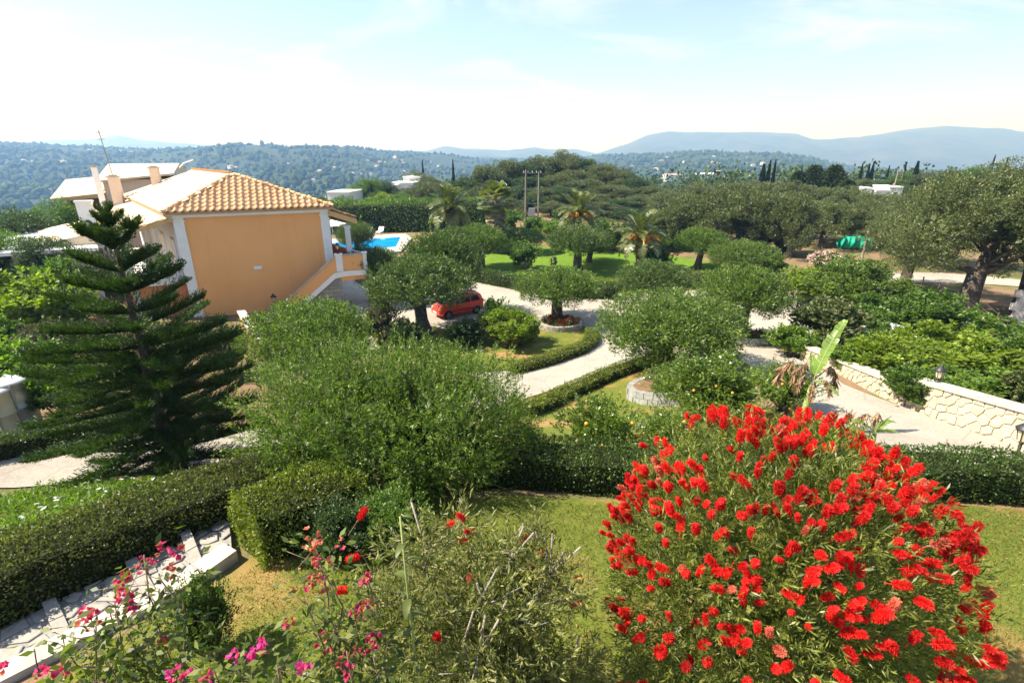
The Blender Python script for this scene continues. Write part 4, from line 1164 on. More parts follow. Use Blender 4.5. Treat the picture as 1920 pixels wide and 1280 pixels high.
# palms
def frond_mesh(seed, L=3.0, arch=1.0, n=46):
    rng = np.random.default_rng(seed)
    t = np.linspace(0, 1, n); x = L*t*(1-.18*arch*t*t); z = L*(.62*t-.75*arch*t*t)
    R_ = np.c_[x, np.zeros(n), z]; T = unit(np.gradient(R_, axis=0))
    Q = []
    for s in (-1, 1):
        sd = np.array([0, s, 0])[None]
        D = unit(T*.55+sd*.75+np.array([0,0,.28])+rng.normal(size=(n,3))*.1)
        ll = .52*np.sin(np.clip(t*.93+.07, 0, 1)*PI)**.6+.06
        up = np.array([0,0,1.]); S2 = unit(np.cross(D, np.cross(D, up[None])))*.032
        S2 = unit(T)*.05
        k = slice(4, n)
        P = R_[k]; E = R_[k]+D[k]*ll[k][:,None]; E[:,2] -= .1*ll[k]
        Q.append(np.stack([P-S2[k], P+S2[k], E+S2[k]*.2, E-S2[k]*.2], 1))
    mb = MB(); mb.tube(R_[::5], list(np.linspace(.045,.008,len(R_[::5]))), 4)
    V = np.concatenate([q.reshape(-1,3) for q in Q]); k0 = len(mb.v)
    mb.v += [tuple(v) for v in V]; mb.f += [tuple(k0+4*i+j for j in range(4)) for i in range(len(V)//4)]
    return mb.mesh('frond')
FR = [frond_mesh(41,3.0,.55), frond_mesh(42,3.0,1.0), frond_mesh(43,2.8,1.45)]
def palm(px, py, crown_py, label, sc=1.0, dates=False, nf=40, seed=0, dryb=0):
    b_ = spot(px, py); zc = over(px, crown_py, b_.y).z-b_.z
    rr = random.Random(seed+5)
    e = empty('date_palm', b_, rr.uniform(0,6)); tag(e, label, 'palm', 'date palms on the lawn')
    tk = MB(); zs = np.linspace(-.2, zc, 15)
    tk.tube([(0,0,z) for z in zs], [.34+.05*(i%2)+(.12 if i in (0,12,13) else 0) for i in range(15)], 12, True, .1, rr)
    tk.build('trunk', M['bark_pine'], e, True)
    for i in range(nf):
        el = (i/nf); k = 0 if el > .66 else (1 if el > .3 else 2)
        tilt = math.radians(-8+58*el+rr.uniform(-6,6))
        obj('frond', FR[k], M['palm_dry'] if i < dryb else M['palm_leaf'], e, (0,0,zc-.1+.25*el), (0, -tilt, i*2.39996+rr.uniform(-.2,.2)), sc*rr.uniform(.85,1.08))
    if dates:
        for j in range(6):
            th = j*1.05+.3; st = MB()
            for m in range(22):
                a = th+rr.uniform(-.4,.4); q = rr.uniform(.8,1.5)
                st.tube([(0,0,0),(q*.55*math.cos(a),q*.55*math.sin(a),.55),(q*math.cos(a),q*math.sin(a),rr.uniform(-.3,.45))], .045, 3)
            st.build('date_stalk', M['date_stalk'], e, loc=(.3*math.cos(th),.3*math.sin(th),zc+.1))
    return e
palm(846,470,398, 'tall date palm left of the fan palm behind the lawn', 1.22, seed=1)
palm(1082,470,408, 'date palm with orange stalks behind the middle of the lawn', 1.15, True, seed=2)
palm(1197,507,452, 'low date palm with orange stalks at the right of the lawn', 1.05, True, seed=3)
fp = spot(930,476); fz = over(925,375,fp.y).z-fp.z
e = empty('fan_palm', fp); tag(e, 'shaggy fan palm with a skirt of dry leaves', 'palm')
MB().tube([(0,0,-.2),(0,0,fz*.5),(0,0,fz)], [.4,.3,.26], 10, True, .1, rp).build('trunk', M['bark_pine'], e, True)
rng = np.random.default_rng(44)
n = 24; th = np.linspace(-1.15,1.15,n); D = np.c_[np.cos(th), np.sin(th), np.zeros(n)]
P0 = np.tile(np.array([.9,0,.0]), (n,1)); Sx = np.c_[-np.sin(th), np.cos(th), np.zeros(n)]*.055
fan = np.stack([P0-Sx*.3, P0+Sx*.3, P0+D*(.75+.2*np.cos(th))[:,None]+Sx*.7+np.array([0,0,-.1]), P0+D*(.75+.2*np.cos(th))[:,None]-Sx*.7+np.array([0,0,-.1])], 1)
mb = MB().tube([(0,0,0),(.9,0,.02)], .02, 4); k0 = len(mb.v); mb.v += [tuple(v) for v in fan.reshape(-1,3)]; mb.f += [tuple(k0+4*i+j for j in range(4)) for i in range(n)]
fan_me = mb.mesh('fan_leaf')
for i in range(44):
    el = i/44
    obj('fan_leaf', fan_me, M['palm_leaf'], e, (0,0,fz-.2+.3*el), (rp.uniform(-.3,.3), -math.radians(-25+100*el), i*2.4), 1.15)
for i in range(60):
    el = i/60
    obj('dry_leaf', fan_me, M['palm_dry'], e, (0,0,fz*.42+fz*.55*el), (rp.uniform(-.3,.3), math.radians(62-20*el), i*2.4), .95)
# ---------------------------------------------------------------- near planting
def hedge(label, line, wd, ht, mat, l=.05, w=.03, dens=520, name='hedge', group='clipped hedges', seed=0, lift=0.0):
    rng = np.random.default_rng(seed+300)
    q = resample(line, .25); t = unit(np.gradient(q[:, :2], axis=0)); nr = np.c_[-t[:,1], t[:,0]]
    g = h(q[:,0], q[:,1])+lift
    b0 = np.array([q[0,0], q[0,1], g[0]])
    e = empty(name, b0); tag(e, label, 'hedge', group)
    # added solid core, dark and opaque so no light passes through
    sec = [(-.42,0),(-.44,.55),(-.40,.86),(0,.9),(.40,.86),(.44,.55),(.42,0)]
    V = []; qc = q.copy(); qc[0,:2] += t[0]*.12; qc[-1,:2] -= t[-1]*.12
    for i in range(len(q)):
        k = 1 if 0 < i < len(q)-1 else .6
        for s, z in sec: V.append((qc[i,0]+nr[i,0]*s*wd*k-b0[0], qc[i,1]+nr[i,1]*s*wd*k-b0[1], g[i]+z*ht-.05-b0[2]))
    n = len(sec); Fc = [(i*n+j, (i+1)*n+j, (i+1)*n+j+1, i*n+j+1) for i in range(len(q)-1) for j in range(n-1)]
    Fc += [tuple(range(n)), tuple((len(q)-1)*n+j for j in range(n-1,-1,-1))]
    obj('light_blocker', mesh_from('light_blocker', V, Fc), M['hedge_core'], e)
    # leaf skin
    L = np.r_[0, np.cumsum(np.hypot(*np.diff(q[:,:2], axis=0).T))][-1]
    per = wd+2*ht; N = int(dens*(L*per+5*wd*ht))
    u = rng.random(N); s = rng.random(N)*per; endc = rng.random(N) < (5*wd*ht)/(L*per+5*wd*ht)
    fi = u*(len(q)-1); i0 = np.minimum(fi.astype(int), len(q)-2); f = (fi-i0)[:,None]
    c = q[i0,:2]*(1-f)+q[i0+1,:2]*f; nn = unit(nr[i0]*(1-f)+nr[i0+1]*f); tt = t[i0]
    z = np.where(s < ht, s, np.where(s < ht+wd, ht, per-s)); off = np.where(s < ht, -wd/2, np.where(s < ht+wd, s-ht-wd/2, wd/2))
    N3 = np.where((s < ht)[:,None], np.c_[-nn, np.zeros(N)], np.where((s < ht+wd)[:,None], np.tile([0,0,1.], (N,1)), np.c_[nn, np.zeros(N)]))
    # rounded shoulders and end caps
    sh = np.clip((z/ht-.75)/.25, 0, 1); off = off*(1-.12*sh**2); z = z-.06*ht*(np.abs(off)/(wd/2))**4*(z > ht*.95)
    es = rng.random(N)
    end0 = endc & (es < .5); end1 = endc & (es >= .5)
    for m, k, sg in ((end0, 0, -1), (end1, len(q)-1, 1)):
        c[m] = q[k,:2]; off[m] = (rng.random(m.sum())-.5)*wd; z[m] = rng.random(m.sum())*ht; N3[m] = np.r_[t[k]*sg, 0]; nn[m] = nr[k]
    zg = h(c[:,0], c[:,1])+lift
    P = np.c_[c+nn*off[:,None], zg+z]-b0
    bump = .085*fbm(P[:,0]*3+P[:,2]*2, P[:,1]*3, seed+2, 3)+.02*rng.normal(size=N)
    P = P+N3*(bump-.02)[:,None]
    Q = leafq(rng, P, N3*.5+rng.normal(size=(N,3))*.55+np.array([0,0,.25]), l*(.7+.6*rng.random(N)), w)
    m_ = rng.random(N) < .012
    Q = np.concatenate([Q, shoots(rng, P[m_], N3[m_]*.6+np.array([0,0,.8])+rng.normal(size=(m_.sum(),3))*.3, l*2.6, 7, l, w*.9, .7)])
    obj('foliage', quad_soup('foliage', Q), M[mat], e)
    return e
M['hedge_core'] = surf('hedge twigs', (.014,.02,.007), (.028,.034,.014), 20, 1, .5, 60, .05)  # dark colour of the added light-blocking core
M['hedge_olive'] = leafmat('dull hedge leaf', (.045,.06,.015), (.15,.15,.042), .28, .45, .35, None, 2.0)
def P2(pts): return [tuple(spot(*p)[:2]) for p in pts]
hedge('long dull green hedge beside the stone path', [(-9.2,1.6),(-7.5,3.3),(-6.3,4.75),(-5.2,5.9),(-4.1,6.9),(-3.3,7.7)], .95, .84, 'hedge_olive', .042, .026, 1500, seed=1)
hedge('short hedge block at the top of the stone path', [(-3.5,5.5),(-3.0,6.0),(-2.45,6.6)], .95, .85, 'hedge_lime', .04, .025, 1500, seed=2)
hedge('low hedge between the front lawn and the slope', [(-1.2,7.75),(2,7.6),(6,7.55),(10,7.7),(16,8.4)], .85, .75, 'hedge_leaf', .045, .028, 1100, seed=3)
hedge('low hedge behind the water tanks drive', P2([(-150,885),(0,858),(130,832),(260,806)]), .75, .62, 'hedge_leaf', .055, .032, 600, seed=4)
hedge('long low hedge on the near side of the drive', P2([(985,782),(1060,748),(1130,715),(1200,690),(1240,676)]), .7, .55, 'hedge_lime', .055, .034, 620, seed=5)
hedge('low bright hedge round the island lawn', P2([(960,700),(1030,683),(1085,664),(1112,646),(1108,630)]), .75, .55, 'hedge_lime', .06, .036, 520, seed=6)
hedge('dark hedge on the far edge of the car park', P2([(885,524),(940,535),(1010,548),(1090,556),(1155,560)]), 1.3, 1.1, 'hedge_leaf', .1, .06, 160, seed=7)
hedge('light hedge in front of the palm lawn', P2([(1120,545),(1180,548),(1280,530),(1330,528)]), 1.2, .9, 'hedge_lime', .1, .06, 150, seed=8)
hedge('hedge strip right of the car park', P2([(1290,540),(1360,534),(1440,532)]), 1.0, .9, 'hedge_leaf', .1, .06, 150, seed=9)
hedge('tall green hedge behind the swimming pool', [(-30,77),(-18,77),(-11,76),(-4,75)], 4.5, 4.3, 'mid_leaf', .3, .17, 22, seed=10)

# the big olive in the middle
rng = np.random.default_rng(71); rr = random.Random(71)
BO = Vector((-1.55, 8.05, 0)); BO.z = hz(BO.x, BO.y)
e = empty('olive_tree', BO); tag(e, 'great spreading olive tree filling the middle of the garden', 'olive tree', 'clipped olive trees')
cx, cy, cz = -.68, .25, 1.08
rx, ry, rz_ = 2.55, 2.15, 1.3
C = dome(rng, 230, (cx,cy,cz), rx*.86, ry*.86, rz_*.84, -.9, .35)
C[:,2] += .12*fbm(C[:,0]*1.2, C[:,1]*1.2, 8, 2)
r = rng.uniform(.2,.4,len(C))
tk = MB(); tk.tube([(.35,-.1,-.3),(.3,-.05,.05),(.15,.1,.35),(0,.2,.65)], [.42,.3,.24,.2], 12, True, .2, rr)
for j in range(16):
    c = C[rng.integers(len(C))]; q = limb(tk, rr, (0,.2,.6), c, .085, .015, 6, .06, 6)
    for m in range(2):
        c2 = C[rng.integers(len(C))]; limb(tk, rr, q[3], Vector(q[5])*.5+Vector(c2)*.5, .03, .008, 4, .06, 5)
for j in range(60):
    c = C[rng.integers(len(C))]; o_ = unit((c-np.array([cx,cy,cz-.6]))[None])[0]
    limb(tk, rr, c-o_*.3, c+o_*.35, .009, .003, 3, .06, 4)
tk.build('trunk', M['bark'], e, True)
Q1 = clump_leaves(rng, C, r, 44000, .066, .019, .3, .2)
B = dome(rng, 4300, (cx,cy,cz), rx, ry, rz_, -.85, .22)
keep = (fbm(B[:,0]*1.6+9, B[:,1]*1.6+B[:,2]*1.3, 12, 3) > -.14); B = B[keep]
B = np.array([cx,cy,cz])+(B-np.array([cx,cy,cz]))*(1+.2*fbm(B[:,0]*1.5, B[:,1]*1.5+B[:,2]*1.4, 19, 3))[:,None]
D = unit((B-np.array([cx,cy,cz-.3]))/np.array([rx,ry,rz_]))*.8+np.array([0,0,.55])+rng.normal(size=B.shape)*.35
Q2 = shoots(rng, B-D*.1, D, rng.uniform(.22,.5,len(B)), 17, .066, .018, .7)
obj('crown', quad_soup('crown', np.concatenate([Q1,Q2,inner(rng, C, (cx,cy,cz-.1), 6000, .13, .3, .9)])), M['olive_leaf_b'], e)

# norfolk pine
NPn = Vector((-8.87, 11.5, 0)); NPn.z = hz(NPn.x, NPn.y)
e = empty('norfolk_pine', NPn); tag(e, 'dark green norfolk pine with tiers of plumed branches before the peach house', 'pine')
NH = 9.5-NPn.z
MB().tube([(0,0,-.2),(0,0,NH*.5),(.02,0,NH*.85),(.03,0,NH)], [.17,.1,.045,.012], 10, True, .05, rr).build('trunk', M['bark_pine'], e, True)
def plume(seed, L):
    rng = np.random.default_rng(seed)
    n = int(34*L+16); t = np.linspace(.06, 1, n)
    ax = lambda t: np.c_[t*L, .03*np.sin(t*4+seed), L*(.10*t*t-.02*t)]
    A = ax(t); T = unit(np.gradient(A, axis=0)); Qs = []
    for s in (-1, 1, 0):
        sd = np.array([0, s*.8, .45 if s else .8])[None]
        D = unit(T*.95+sd*.8+rng.normal(size=(n,3))*.14)
        ln = (.18+.3*np.sin(np.clip(t*.9+.08,0,1)*PI)**.7)*min(1., .55+.3*L)*(1 if s else .55)
        Qs.append(shoots(rng, A, D, ln, 17, .06, .018, .5, -.5))
    D = T+rng.normal(size=A.shape)*.3
    Qs.append(shoots(rng, A, D, .1, 6, .045, .012, .6))
    mb = MB(); aa = ax(np.linspace(0,1,7)); mb.tube(aa, list(np.linspace(.018+.006*L,.004,7)), 5)
    V = np.concatenate([q.reshape(-1,3) for q in Qs]); k0 = len(mb.v); nv = len(mb.v)
    me = mesh_np('branch', np.concatenate([np.array(mb.v), V]), np.concatenate([np.array([f for f in mb.f if len(f)==4]), np.arange(len(V)).reshape(-1,4)+k0]))
    return me
PL = {k: [plume(80+int(k*10)+i, k) for i in range(2)] for k in (.5, 1.0, 1.7, 2.5)}
for L_ in PL.values():
    for m_ in L_: m_.materials.append(M['pine_leaf'])
z = NH-.12; i = 0
while z > .45:
    fr_ = (NH-z)/NH
    ln = np.interp(fr_, [0,.04,.1,.2,.32,.5,.75,.95], [.16,.32,.55,.95,1.35,1.95,2.35,2.2])
    key = min(PL, key=lambda k: abs(k-ln)); nb_ = 4 if fr_ < .1 else (5 if fr_ < .42 else 7)
    for j in range(nb_):
        th = 2*PI*j/nb_+i*.7+rp.uniform(-.12,.12)
        el = np.interp(fr_, [0,.1,.3,.6,1], [50,32,14,4,-8])+rp.uniform(-5,5)
        f = ln/key*rp.uniform(.9,1.1)
        obj('branch', PL[key][rp.randrange(2)], M['pine_leaf'], e, (0,0,z+rp.uniform(-.04,.04)), (0,-math.radians(el),th), (f, f*1.05, f*1.05))
    z -= np.interp(fr_, [0,.05,.1,.3,1], [.2,.42,.52,.44,.28]); i += 1

# bottlebrush
M['brush_faded'] = leafmat('faded bottlebrush', (.55,.1,.06), (.62,.2,.12), .3, .7, .1, (1.2,1.1,1))
def brush_mesh(seed, L=.115, R=.042, n=330):
    rng = np.random.default_rng(seed)
    t = rng.random(n); th = rng.random(n)*2*PI
    P = np.c_[np.zeros(n), np.zeros(n), t*L]
    D = np.c_[np.cos(th), np.sin(th), .25+.35*rng.random(n)]
    Rr = R*(.8+.3*rng.random(n))*np.sin(np.clip(.25+t*.75,0,1)*PI*.86)**.35
    Q = leafq(rng, P, D, Rr, .0062, .1)
    Q[:,2] += rng.normal(size=(n,3))*.004
    # blunt brush tips
    Q[:,1] = Q[:,1]+(Q[:,2]-Q[:,0])*.3; Q[:,3] = Q[:,3]+(Q[:,2]-Q[:,0])*.3
    mb = MB().tube([(0,0,-.05),(0,0,L)], [.004,.003], 4)
    k0 = len(mb.v)
    V = np.concatenate([np.array(mb.v), Q.reshape(-1,3)])
    return mesh_np('flower', V, np.concatenate([np.array([f for f in mb.f if len(f)==4]), np.arange(4*n).reshape(-1,4)+k0]))
BRUSH = [brush_mesh(s) for s in (1,2,3)]
for m_ in BRUSH: m_.materials.append(M['bottlebrush'])
def put_flower(parent, p, d, s, k=None):
    q = Vector(d).to_track_quat('Z','Y').to_euler()
    obj('flower', BRUSH[rp.randrange(3)], M['bottlebrush'] if rp.random() > .1 else M['brush_faded'], parent, p, q, s)
rng = np.random.default_rng(91)
BB = Vector((2.48,3.55,0)); BB.z = hz(BB.x, BB.y)
e = empty('bottlebrush_bush', BB); tag(e, 'large bottlebrush bush covered in bright red flowers on the front lawn', 'shrub', 'bottlebrush bushes')
bc = np.array([-.2,0,1.55]); br = np.array([1.25,1.1,1.34])
def boxy(u, p=2.9): return u/np.sum(np.abs(u)**p, -1, keepdims=True)**(1/p)
U0 = rdir(rng, 5000); B = bc+boxy(U0)*br*(1-.4*rng.random(len(U0))**2)[:,None]
lump = 1+.13*fbm(B[:,0]*1.7, B[:,1]*1.7+B[:,2]*1.9, 33, 3)
B = bc+(B-bc)*lump[:,None]
D = unit((B-bc)/br)*.75+np.array([0,0,.45])+rng.normal(size=B.shape)*.4
Q2 = shoots(rng, B-unit(D)*.12, D, rng.uniform(.16,.36,len(B)), 15, .066, .0125, .62)
obj('foliage', quad_soup('foliage', np.concatenate([Q2, inner(rng, B, bc, 2600, .1, .2, .8)])), M['brush_leaf'], e)
st = MB()
for j in range(26):
    c = B[rng.integers(len(B))]; q = limb(st, rr, (rr.uniform(-.12,.12),rr.uniform(-.12,.12),-.1), bc*.45+(c-bc*.45)*.82, .032, .007, 6, .05, 5)
    for m in range(3):
        c2 = B[rng.integers(len(B))]
        if np.linalg.norm(c2-np.array(q[4])) < 1.0: limb(st, rr, q[4], c2, .009, .003, 4, .05, 4)
st.build('stem', M['stem'], e, True)
camv = np.array([0,0,CAM_H])-np.array(BB)
cnt = 0; extra = []
while cnt < 560:
    u = rdir(rng, 1)[0]
    if u[2] < -.72: continue
    ub = boxy(u)
    p = bc+ub*br*rng.uniform(.95,1.06)*(1+.13*float(fbm(np.array([(ub*br)[0]*1.7]), np.array([(ub*br)[1]*1.7+((ub*br)[2]+bc[2])*1.9]), 33, 3)[0]))
    face = np.dot(u/br, (camv-p)/np.linalg.norm(camv-p))
    if face < -.12: continue
    if rng.random() > .14+.86*np.clip((u[2]+.2)/.7, 0, 1): continue
    if u[0] > .75 and rng.random() < .5: continue
    if fbm(np.array([p[0]*2.6]), np.array([p[1]*2.6+p[2]*2.6]), 39, 2)[0] < -.2 and rng.random() < .75: continue
    d = unit((u*.8+np.array([0,0,.45])+rng.normal(size=3)*.45)[None])[0]
    sc_ = rng.uniform(.58,1.0)
    if cnt < 300: put_flower(e, p, d, sc_)
    else: extra.append(Matrix.Translation(p) @ Vector(d).to_track_quat('Z','Y').to_matrix().to_4x4() @ Matrix.Scale(sc_, 4))
    cnt += 1
Vs = []; Fs = []; k0 = 0
for mt_ in extra:
    m_ = BRUSH[rp.randrange(3)]; co = np.empty(len(m_.vertices)*3); m_.vertices.foreach_get('co', co); co = co.reshape(-1,3)
    lp = np.empty(len(m_.loops), np.int32); m_.loops.foreach_get('vertex_index', lp)
    A = np.array(mt_); Vs.append(co @ A[:3,:3].T+A[:3,3]); Fs.append(lp.reshape(-1,4)+k0); k0 += len(co)
fm = obj('flower_mass', mesh_np('flower_mass', np.concatenate(Vs), np.concatenate(Fs)), M['bottlebrush'], e); fm['kind'] = 'stuff'

# second, sparse bottlebrush
B2 = Vector((-.34,3.1,0)); B2.z = hz(B2.x, B2.y)
e = empty('bottlebrush_bush', B2); tag(e, 'sparse bottlebrush bush with bare arching branches and few red flowers', 'shrub', 'bottlebrush bushes')
rng = np.random.default_rng(92); rr = random.Random(92)
bc = np.array([0,0,1.55]); br = np.array([1.12,.84,1.2])
st = MB(); tips = []
for j in range(34):
    u = rdir(rng, 1)[0]; u[2] = abs(u[2])*.8+.1 if j % 3 else u[2]
    c = bc+u*br*rng.uniform(.75,1.0)
    q = limb(st, rr, (rr.uniform(-.15,.15),rr.uniform(-.15,.15),-.1), c, .022, .0075, 7, .055, 5)
    for m in range(5):
        k = rr.randrange(3,7); s0 = Vector(q[k]); dd = Vector(rdir(rng,1)[0])*.32+Vector((0,0,.06))+(Vector(c)-Vector(bc))*.15
        q2 = limb(st, rr, s0, s0+dd, .0085, .0035, 4, .1, 4)
        tips += [(np.array(p_), np.array(dd)) for p_ in q2[1:]]
st.build('stem', M['bark_pale'], e, True)
TB = np.array([t[0] for t in tips]); TD = np.array([t[1] for t in tips])
sel = rng.integers(len(TB), size=3600)
Q = shoots(rng, TB[sel]+rng.normal(size=(3600,3))*.05, TD[sel]+rng.normal(size=(3600,3))*.25+np.array([0,0,.1]), rng.uniform(.08,.22,3600), 10, .058, .013, .62)
Q3 = shoots(rng, bc+rdir(rng,1500)*br*rng.uniform(.2,.8,(1500,1)), rdir(rng,1500)+np.array([0,0,.3]), .16, 10, .058, .013, .65)
obj('foliage', quad_soup('foliage', np.concatenate([Q,Q3])), M['brush_dry'], e)
for px, py, Y in ((672,974,2.9),(676,1042,2.8),(835,983,3.4),(873,975,3.5),(889,998,3.4),(974,1017,3.4),(1007,1048,3.3),(987,1067,3.2),(655,1105,2.6),(1071,1131,3.1),(822,1196,2.6),(880,1085,3.0),(1096,1090,3.3),(860,1012,3.4)):
    p = over(px, py, Y)-B2; d = Vector((rp.uniform(-1,1), rp.uniform(-.6,.4), rp.uniform(.1,.7)))
    put_flower(e, p, d, .78)
    MB().tube([p, p-d.normalized()*.12, p-d.normalized()*.2+(Vector(bc)-p)*.25], [.003,.003,.005], 4).build('twig', M['stem'], e)

# bougainvilleas
def bract_mesh(seed):
    rng = np.random.default_rng(seed); V = []; F_ = []
    for k in range(5):
        a = 2*PI*k/5+rng.uniform(-.3,.3); tl = rng.uniform(.5,1.0)
        D = np.array([math.cos(a)*math.sin(tl), math.sin(a)*math.sin(tl), math.cos(tl)]); Sd = np.array([-math.sin(a), math.cos(a), 0]); N = np.cross(D, Sd)
        pts = [(0,0),(.3,.34),(.62,.42),(1,0),(.62,-.42),(.3,-.34)]
        k0 = len(V)
        for x, y in pts: V.append(tuple((D*x+Sd*y+N*(abs(y)*.25-.15*x*x))*.034))
        F_ += [(k0,k0+1,k0+2,k0+3),(k0,k0+3,k0+4,k0+5)]
    return mesh_from('bract', V, F_)
BR = [bract_mesh(s) for s in (5,6,7)]
for m_ in BR: m_.materials.append(M['bract'])
def bougainvillea(label, base, stems, leaves, bracts, seed, old=.35, tall=None, mats=('bract','bract_old')):
    """stems: list of top points; leaves per stem; bracts: list of (point, n, spread)"""
    rng = np.random.default_rng(seed); rr = random.Random(seed)
    b_ = Vector(base); e = empty('bougainvillea', b_); tag(e, label, 'bougainvillea', 'bougainvilleas under the balcony')
    st = MB(); Q = []
    for tp in stems:
        tp = Vector(tp)-b_
        q = limb(st, rr, (rr.uniform(-.05,.05),rr.uniform(-.05,.05),0), tp, .012, .004, 8, .022, 5)
        pts = np.array([tuple(p) for p in q]); n = int(leaves*5)
        t = rng.random(n)**.6*(len(pts)-1.001); i = t.astype(int); f = (t-i)[:,None]
        P = pts[i]*(1-f)+pts[i+1]*f
        side = rdir(rng, n)*np.array([1,1,.6]); reach = rng.uniform(.02,.26,n)[:,None]
        Pb = P+side*reach
        Q.append(leafq(rng, Pb, side+np.array([0,0,-.35])+rng.normal(size=(n,3))*.3, .068*(.6+.7*rng.random(n)), .031, .4))
        for k in range(0, n, 8): st.tube([tuple(P[k]), tuple(Pb[k])], .0025, 3)
    st.build('stem', M['stem'], e, True)
    obj('foliage', quad_soup('foliage', np.concatenate(Q)), M['bough_leaf'], e)
    for p, n, sp in bracts:
        p = Vector(p)-b_
        for k in range(int(n*1.7)):
            o_ = Vector(rdir(rng,1)[0])*sp*1.25*rng.random()**.5
            m = M[mats[1]] if rng.random() < old else M[mats[0]]
            obj('bract', BR[rp.randrange(3)], m, e, p+o_, (rng.uniform(-1.2,1.2),rng.uniform(-1.2,1.2),rng.uniform(0,6)), rng.uniform(.5,.95))
    return e
def gb(x, y): return (x, y, hz(x, y))
bougainvillea('tall bougainvillea with pink bracts in front of the stone path', gb(-2.0,2.35),
    [over(270,1040,2.45), over(300,1085,2.4), over(262,1180,2.3)], 46,
    [(over(285,1055,2.45),9,.09),(over(330,1032,2.5),4,.035),(over(322,1066,2.45),4,.04),(over(240,1085,2.4),7,.06),(over(232,1110,2.35),6,.05),(over(302,1020,2.5),2,.02),(over(302,1205,2.2),3,.03)], 201, .4)
bougainvillea('leafy bougainvillea with pink bracts at the lower left of the path', gb(-2.25,1.95),
    [over(215,1130,2.2), over(180,1170,2.1), over(120,1210,2.1), over(240,1190,2.1), over(200,1240,2.0)], 85,
    [(over(165,1165,2.15),7,.05),(over(170,1148,2.2),4,.04),(over(228,1120,2.25),5,.04),(over(70,1265,2.1),3,.03),(over(100,1258,2.0),5,.04),(over(115,1262,2.0),2,.03),(over(6,1250,2.1),3,.03),(over(250,1140,2.2),3,.03)], 202, .25)
bougainvillea('tall bougainvillea with faded orange bracts beside the hedge block', gb(-.95,2.2),
    [over(590,1015,2.5), over(600,1060,2.4), over(570,1120,2.3), over(625,1180,2.2)], 48,
    [(over(585,1015,2.5),8,.06),(over(600,1055,2.45),8,.06),(over(575,1090,2.4),8,.07),(over(640,1020,2.5),3,.04),(over(545,1170,2.2),3,.025),(over(600,1100,2.4),6,.06)], 203, .75)
bougainvillea('low bougainvillea with magenta bracts at the bottom edge', gb(-1.35,1.75),
    [over(470,1220,2.05), over(440,1240,2.0), over(520,1250,1.95), over(400,1255,1.95)], 70,
    [(over(490,1210,2.05),6,.035),(over(472,1225,2.05),6,.035),(over(440,1232,2.0),4,.04),(over(570,1252,1.95),4,.03),(over(390,1270,1.9),3,.03),(over(318,1262,1.95),4,.04),(over(350,1268,1.95),3,.03)], 204, .1, mats=('bract_magenta','bract'))
bougainvillea('thin bougainvillea with pink bracts tangled in the sparse bottlebrush', gb(-.65,2.15),
    [over(665,1150,2.3), over(690,1090,2.4), over(650,1220,2.1), over(700,1230,2.1)], 60,
    [(over(690,1085,2.4),6,.04),(over(672,1150,2.3),6,.05),(over(688,1138,2.35),4,.03),(over(680,1218,2.15),7,.05),(over(700,1208,2.15),5,.04),(over(650,1262,2.0),3,.03),(over(610,1205,2.2),5,.05),(over(640,1240,2.1),4,.04)], 205, .3)

# tall green shoot with drooping leaves
b_ = Vector(gb(-.58,2.1)); tp = over(755,968,2.45)
e = empty('tall_shoot', b_); tag(e, 'tall pale green shoot with large drooping leaves in front of the sparse bottlebrush', 'plant')
st = MB(); l0 = tp-b_; q = [l0*t+Vector((.02*math.sin(t*4),0,0)) for t in np.linspace(0,1,9)]
st.tube(q, list(np.linspace(.014,.006,9)), 6); st.build('stem', M['stem_green'], e, True)
def big_leaf(L, wd, droop, name='leaf', seg=7, fold=.25, wave=0):
    t = np.linspace(0,1,seg); V = []; F_ = []
    for k in t:
        x = L*k*(1-.25*droop*k); z = L*(.25*k-droop*.75*k*k); w = wd*math.sin(min(1,k*.92+.05)*PI)**.75*.5
        wv = wave*math.sin(k*19)
        V += [(x,-w,z+fold*w+wv),(x,0,z),(x,w,z+fold*w-wv)]
    for i in range(seg-1):
        a = 3*i; F_ += [(a,a+1,a+4,a+3),(a+1,a+2,a+5,a+4)]
    return mesh_from(name, V, F_, True)
LF = big_leaf(.13,.045,.9); LF.materials.append(M['bough_leaf'])
for k in range(20):
    t = 1-.95*(k/20)**1.2; p = l0*t
    obj('leaf', LF, M['bough_leaf'], e, p, (0, rp.uniform(-.5,-.1), k*2.2), rp.uniform(.75,1.2)*(.6+.4*min(1,k/3)))

# small shrub beside the path, and the bushes under the great olive
bush(395,1240,1090,130, 'hedge_leaf', 'small dark shrub with pale tips on the lawn beside the stone path', BF)
bush(735,1015,925,150, 'mid_leaf', 'low green bush under the right half of the great olive', BF)
bush(640,1045,945,150, 'dark_leaf', 'dark green bush at the foot of the great olive', BF)
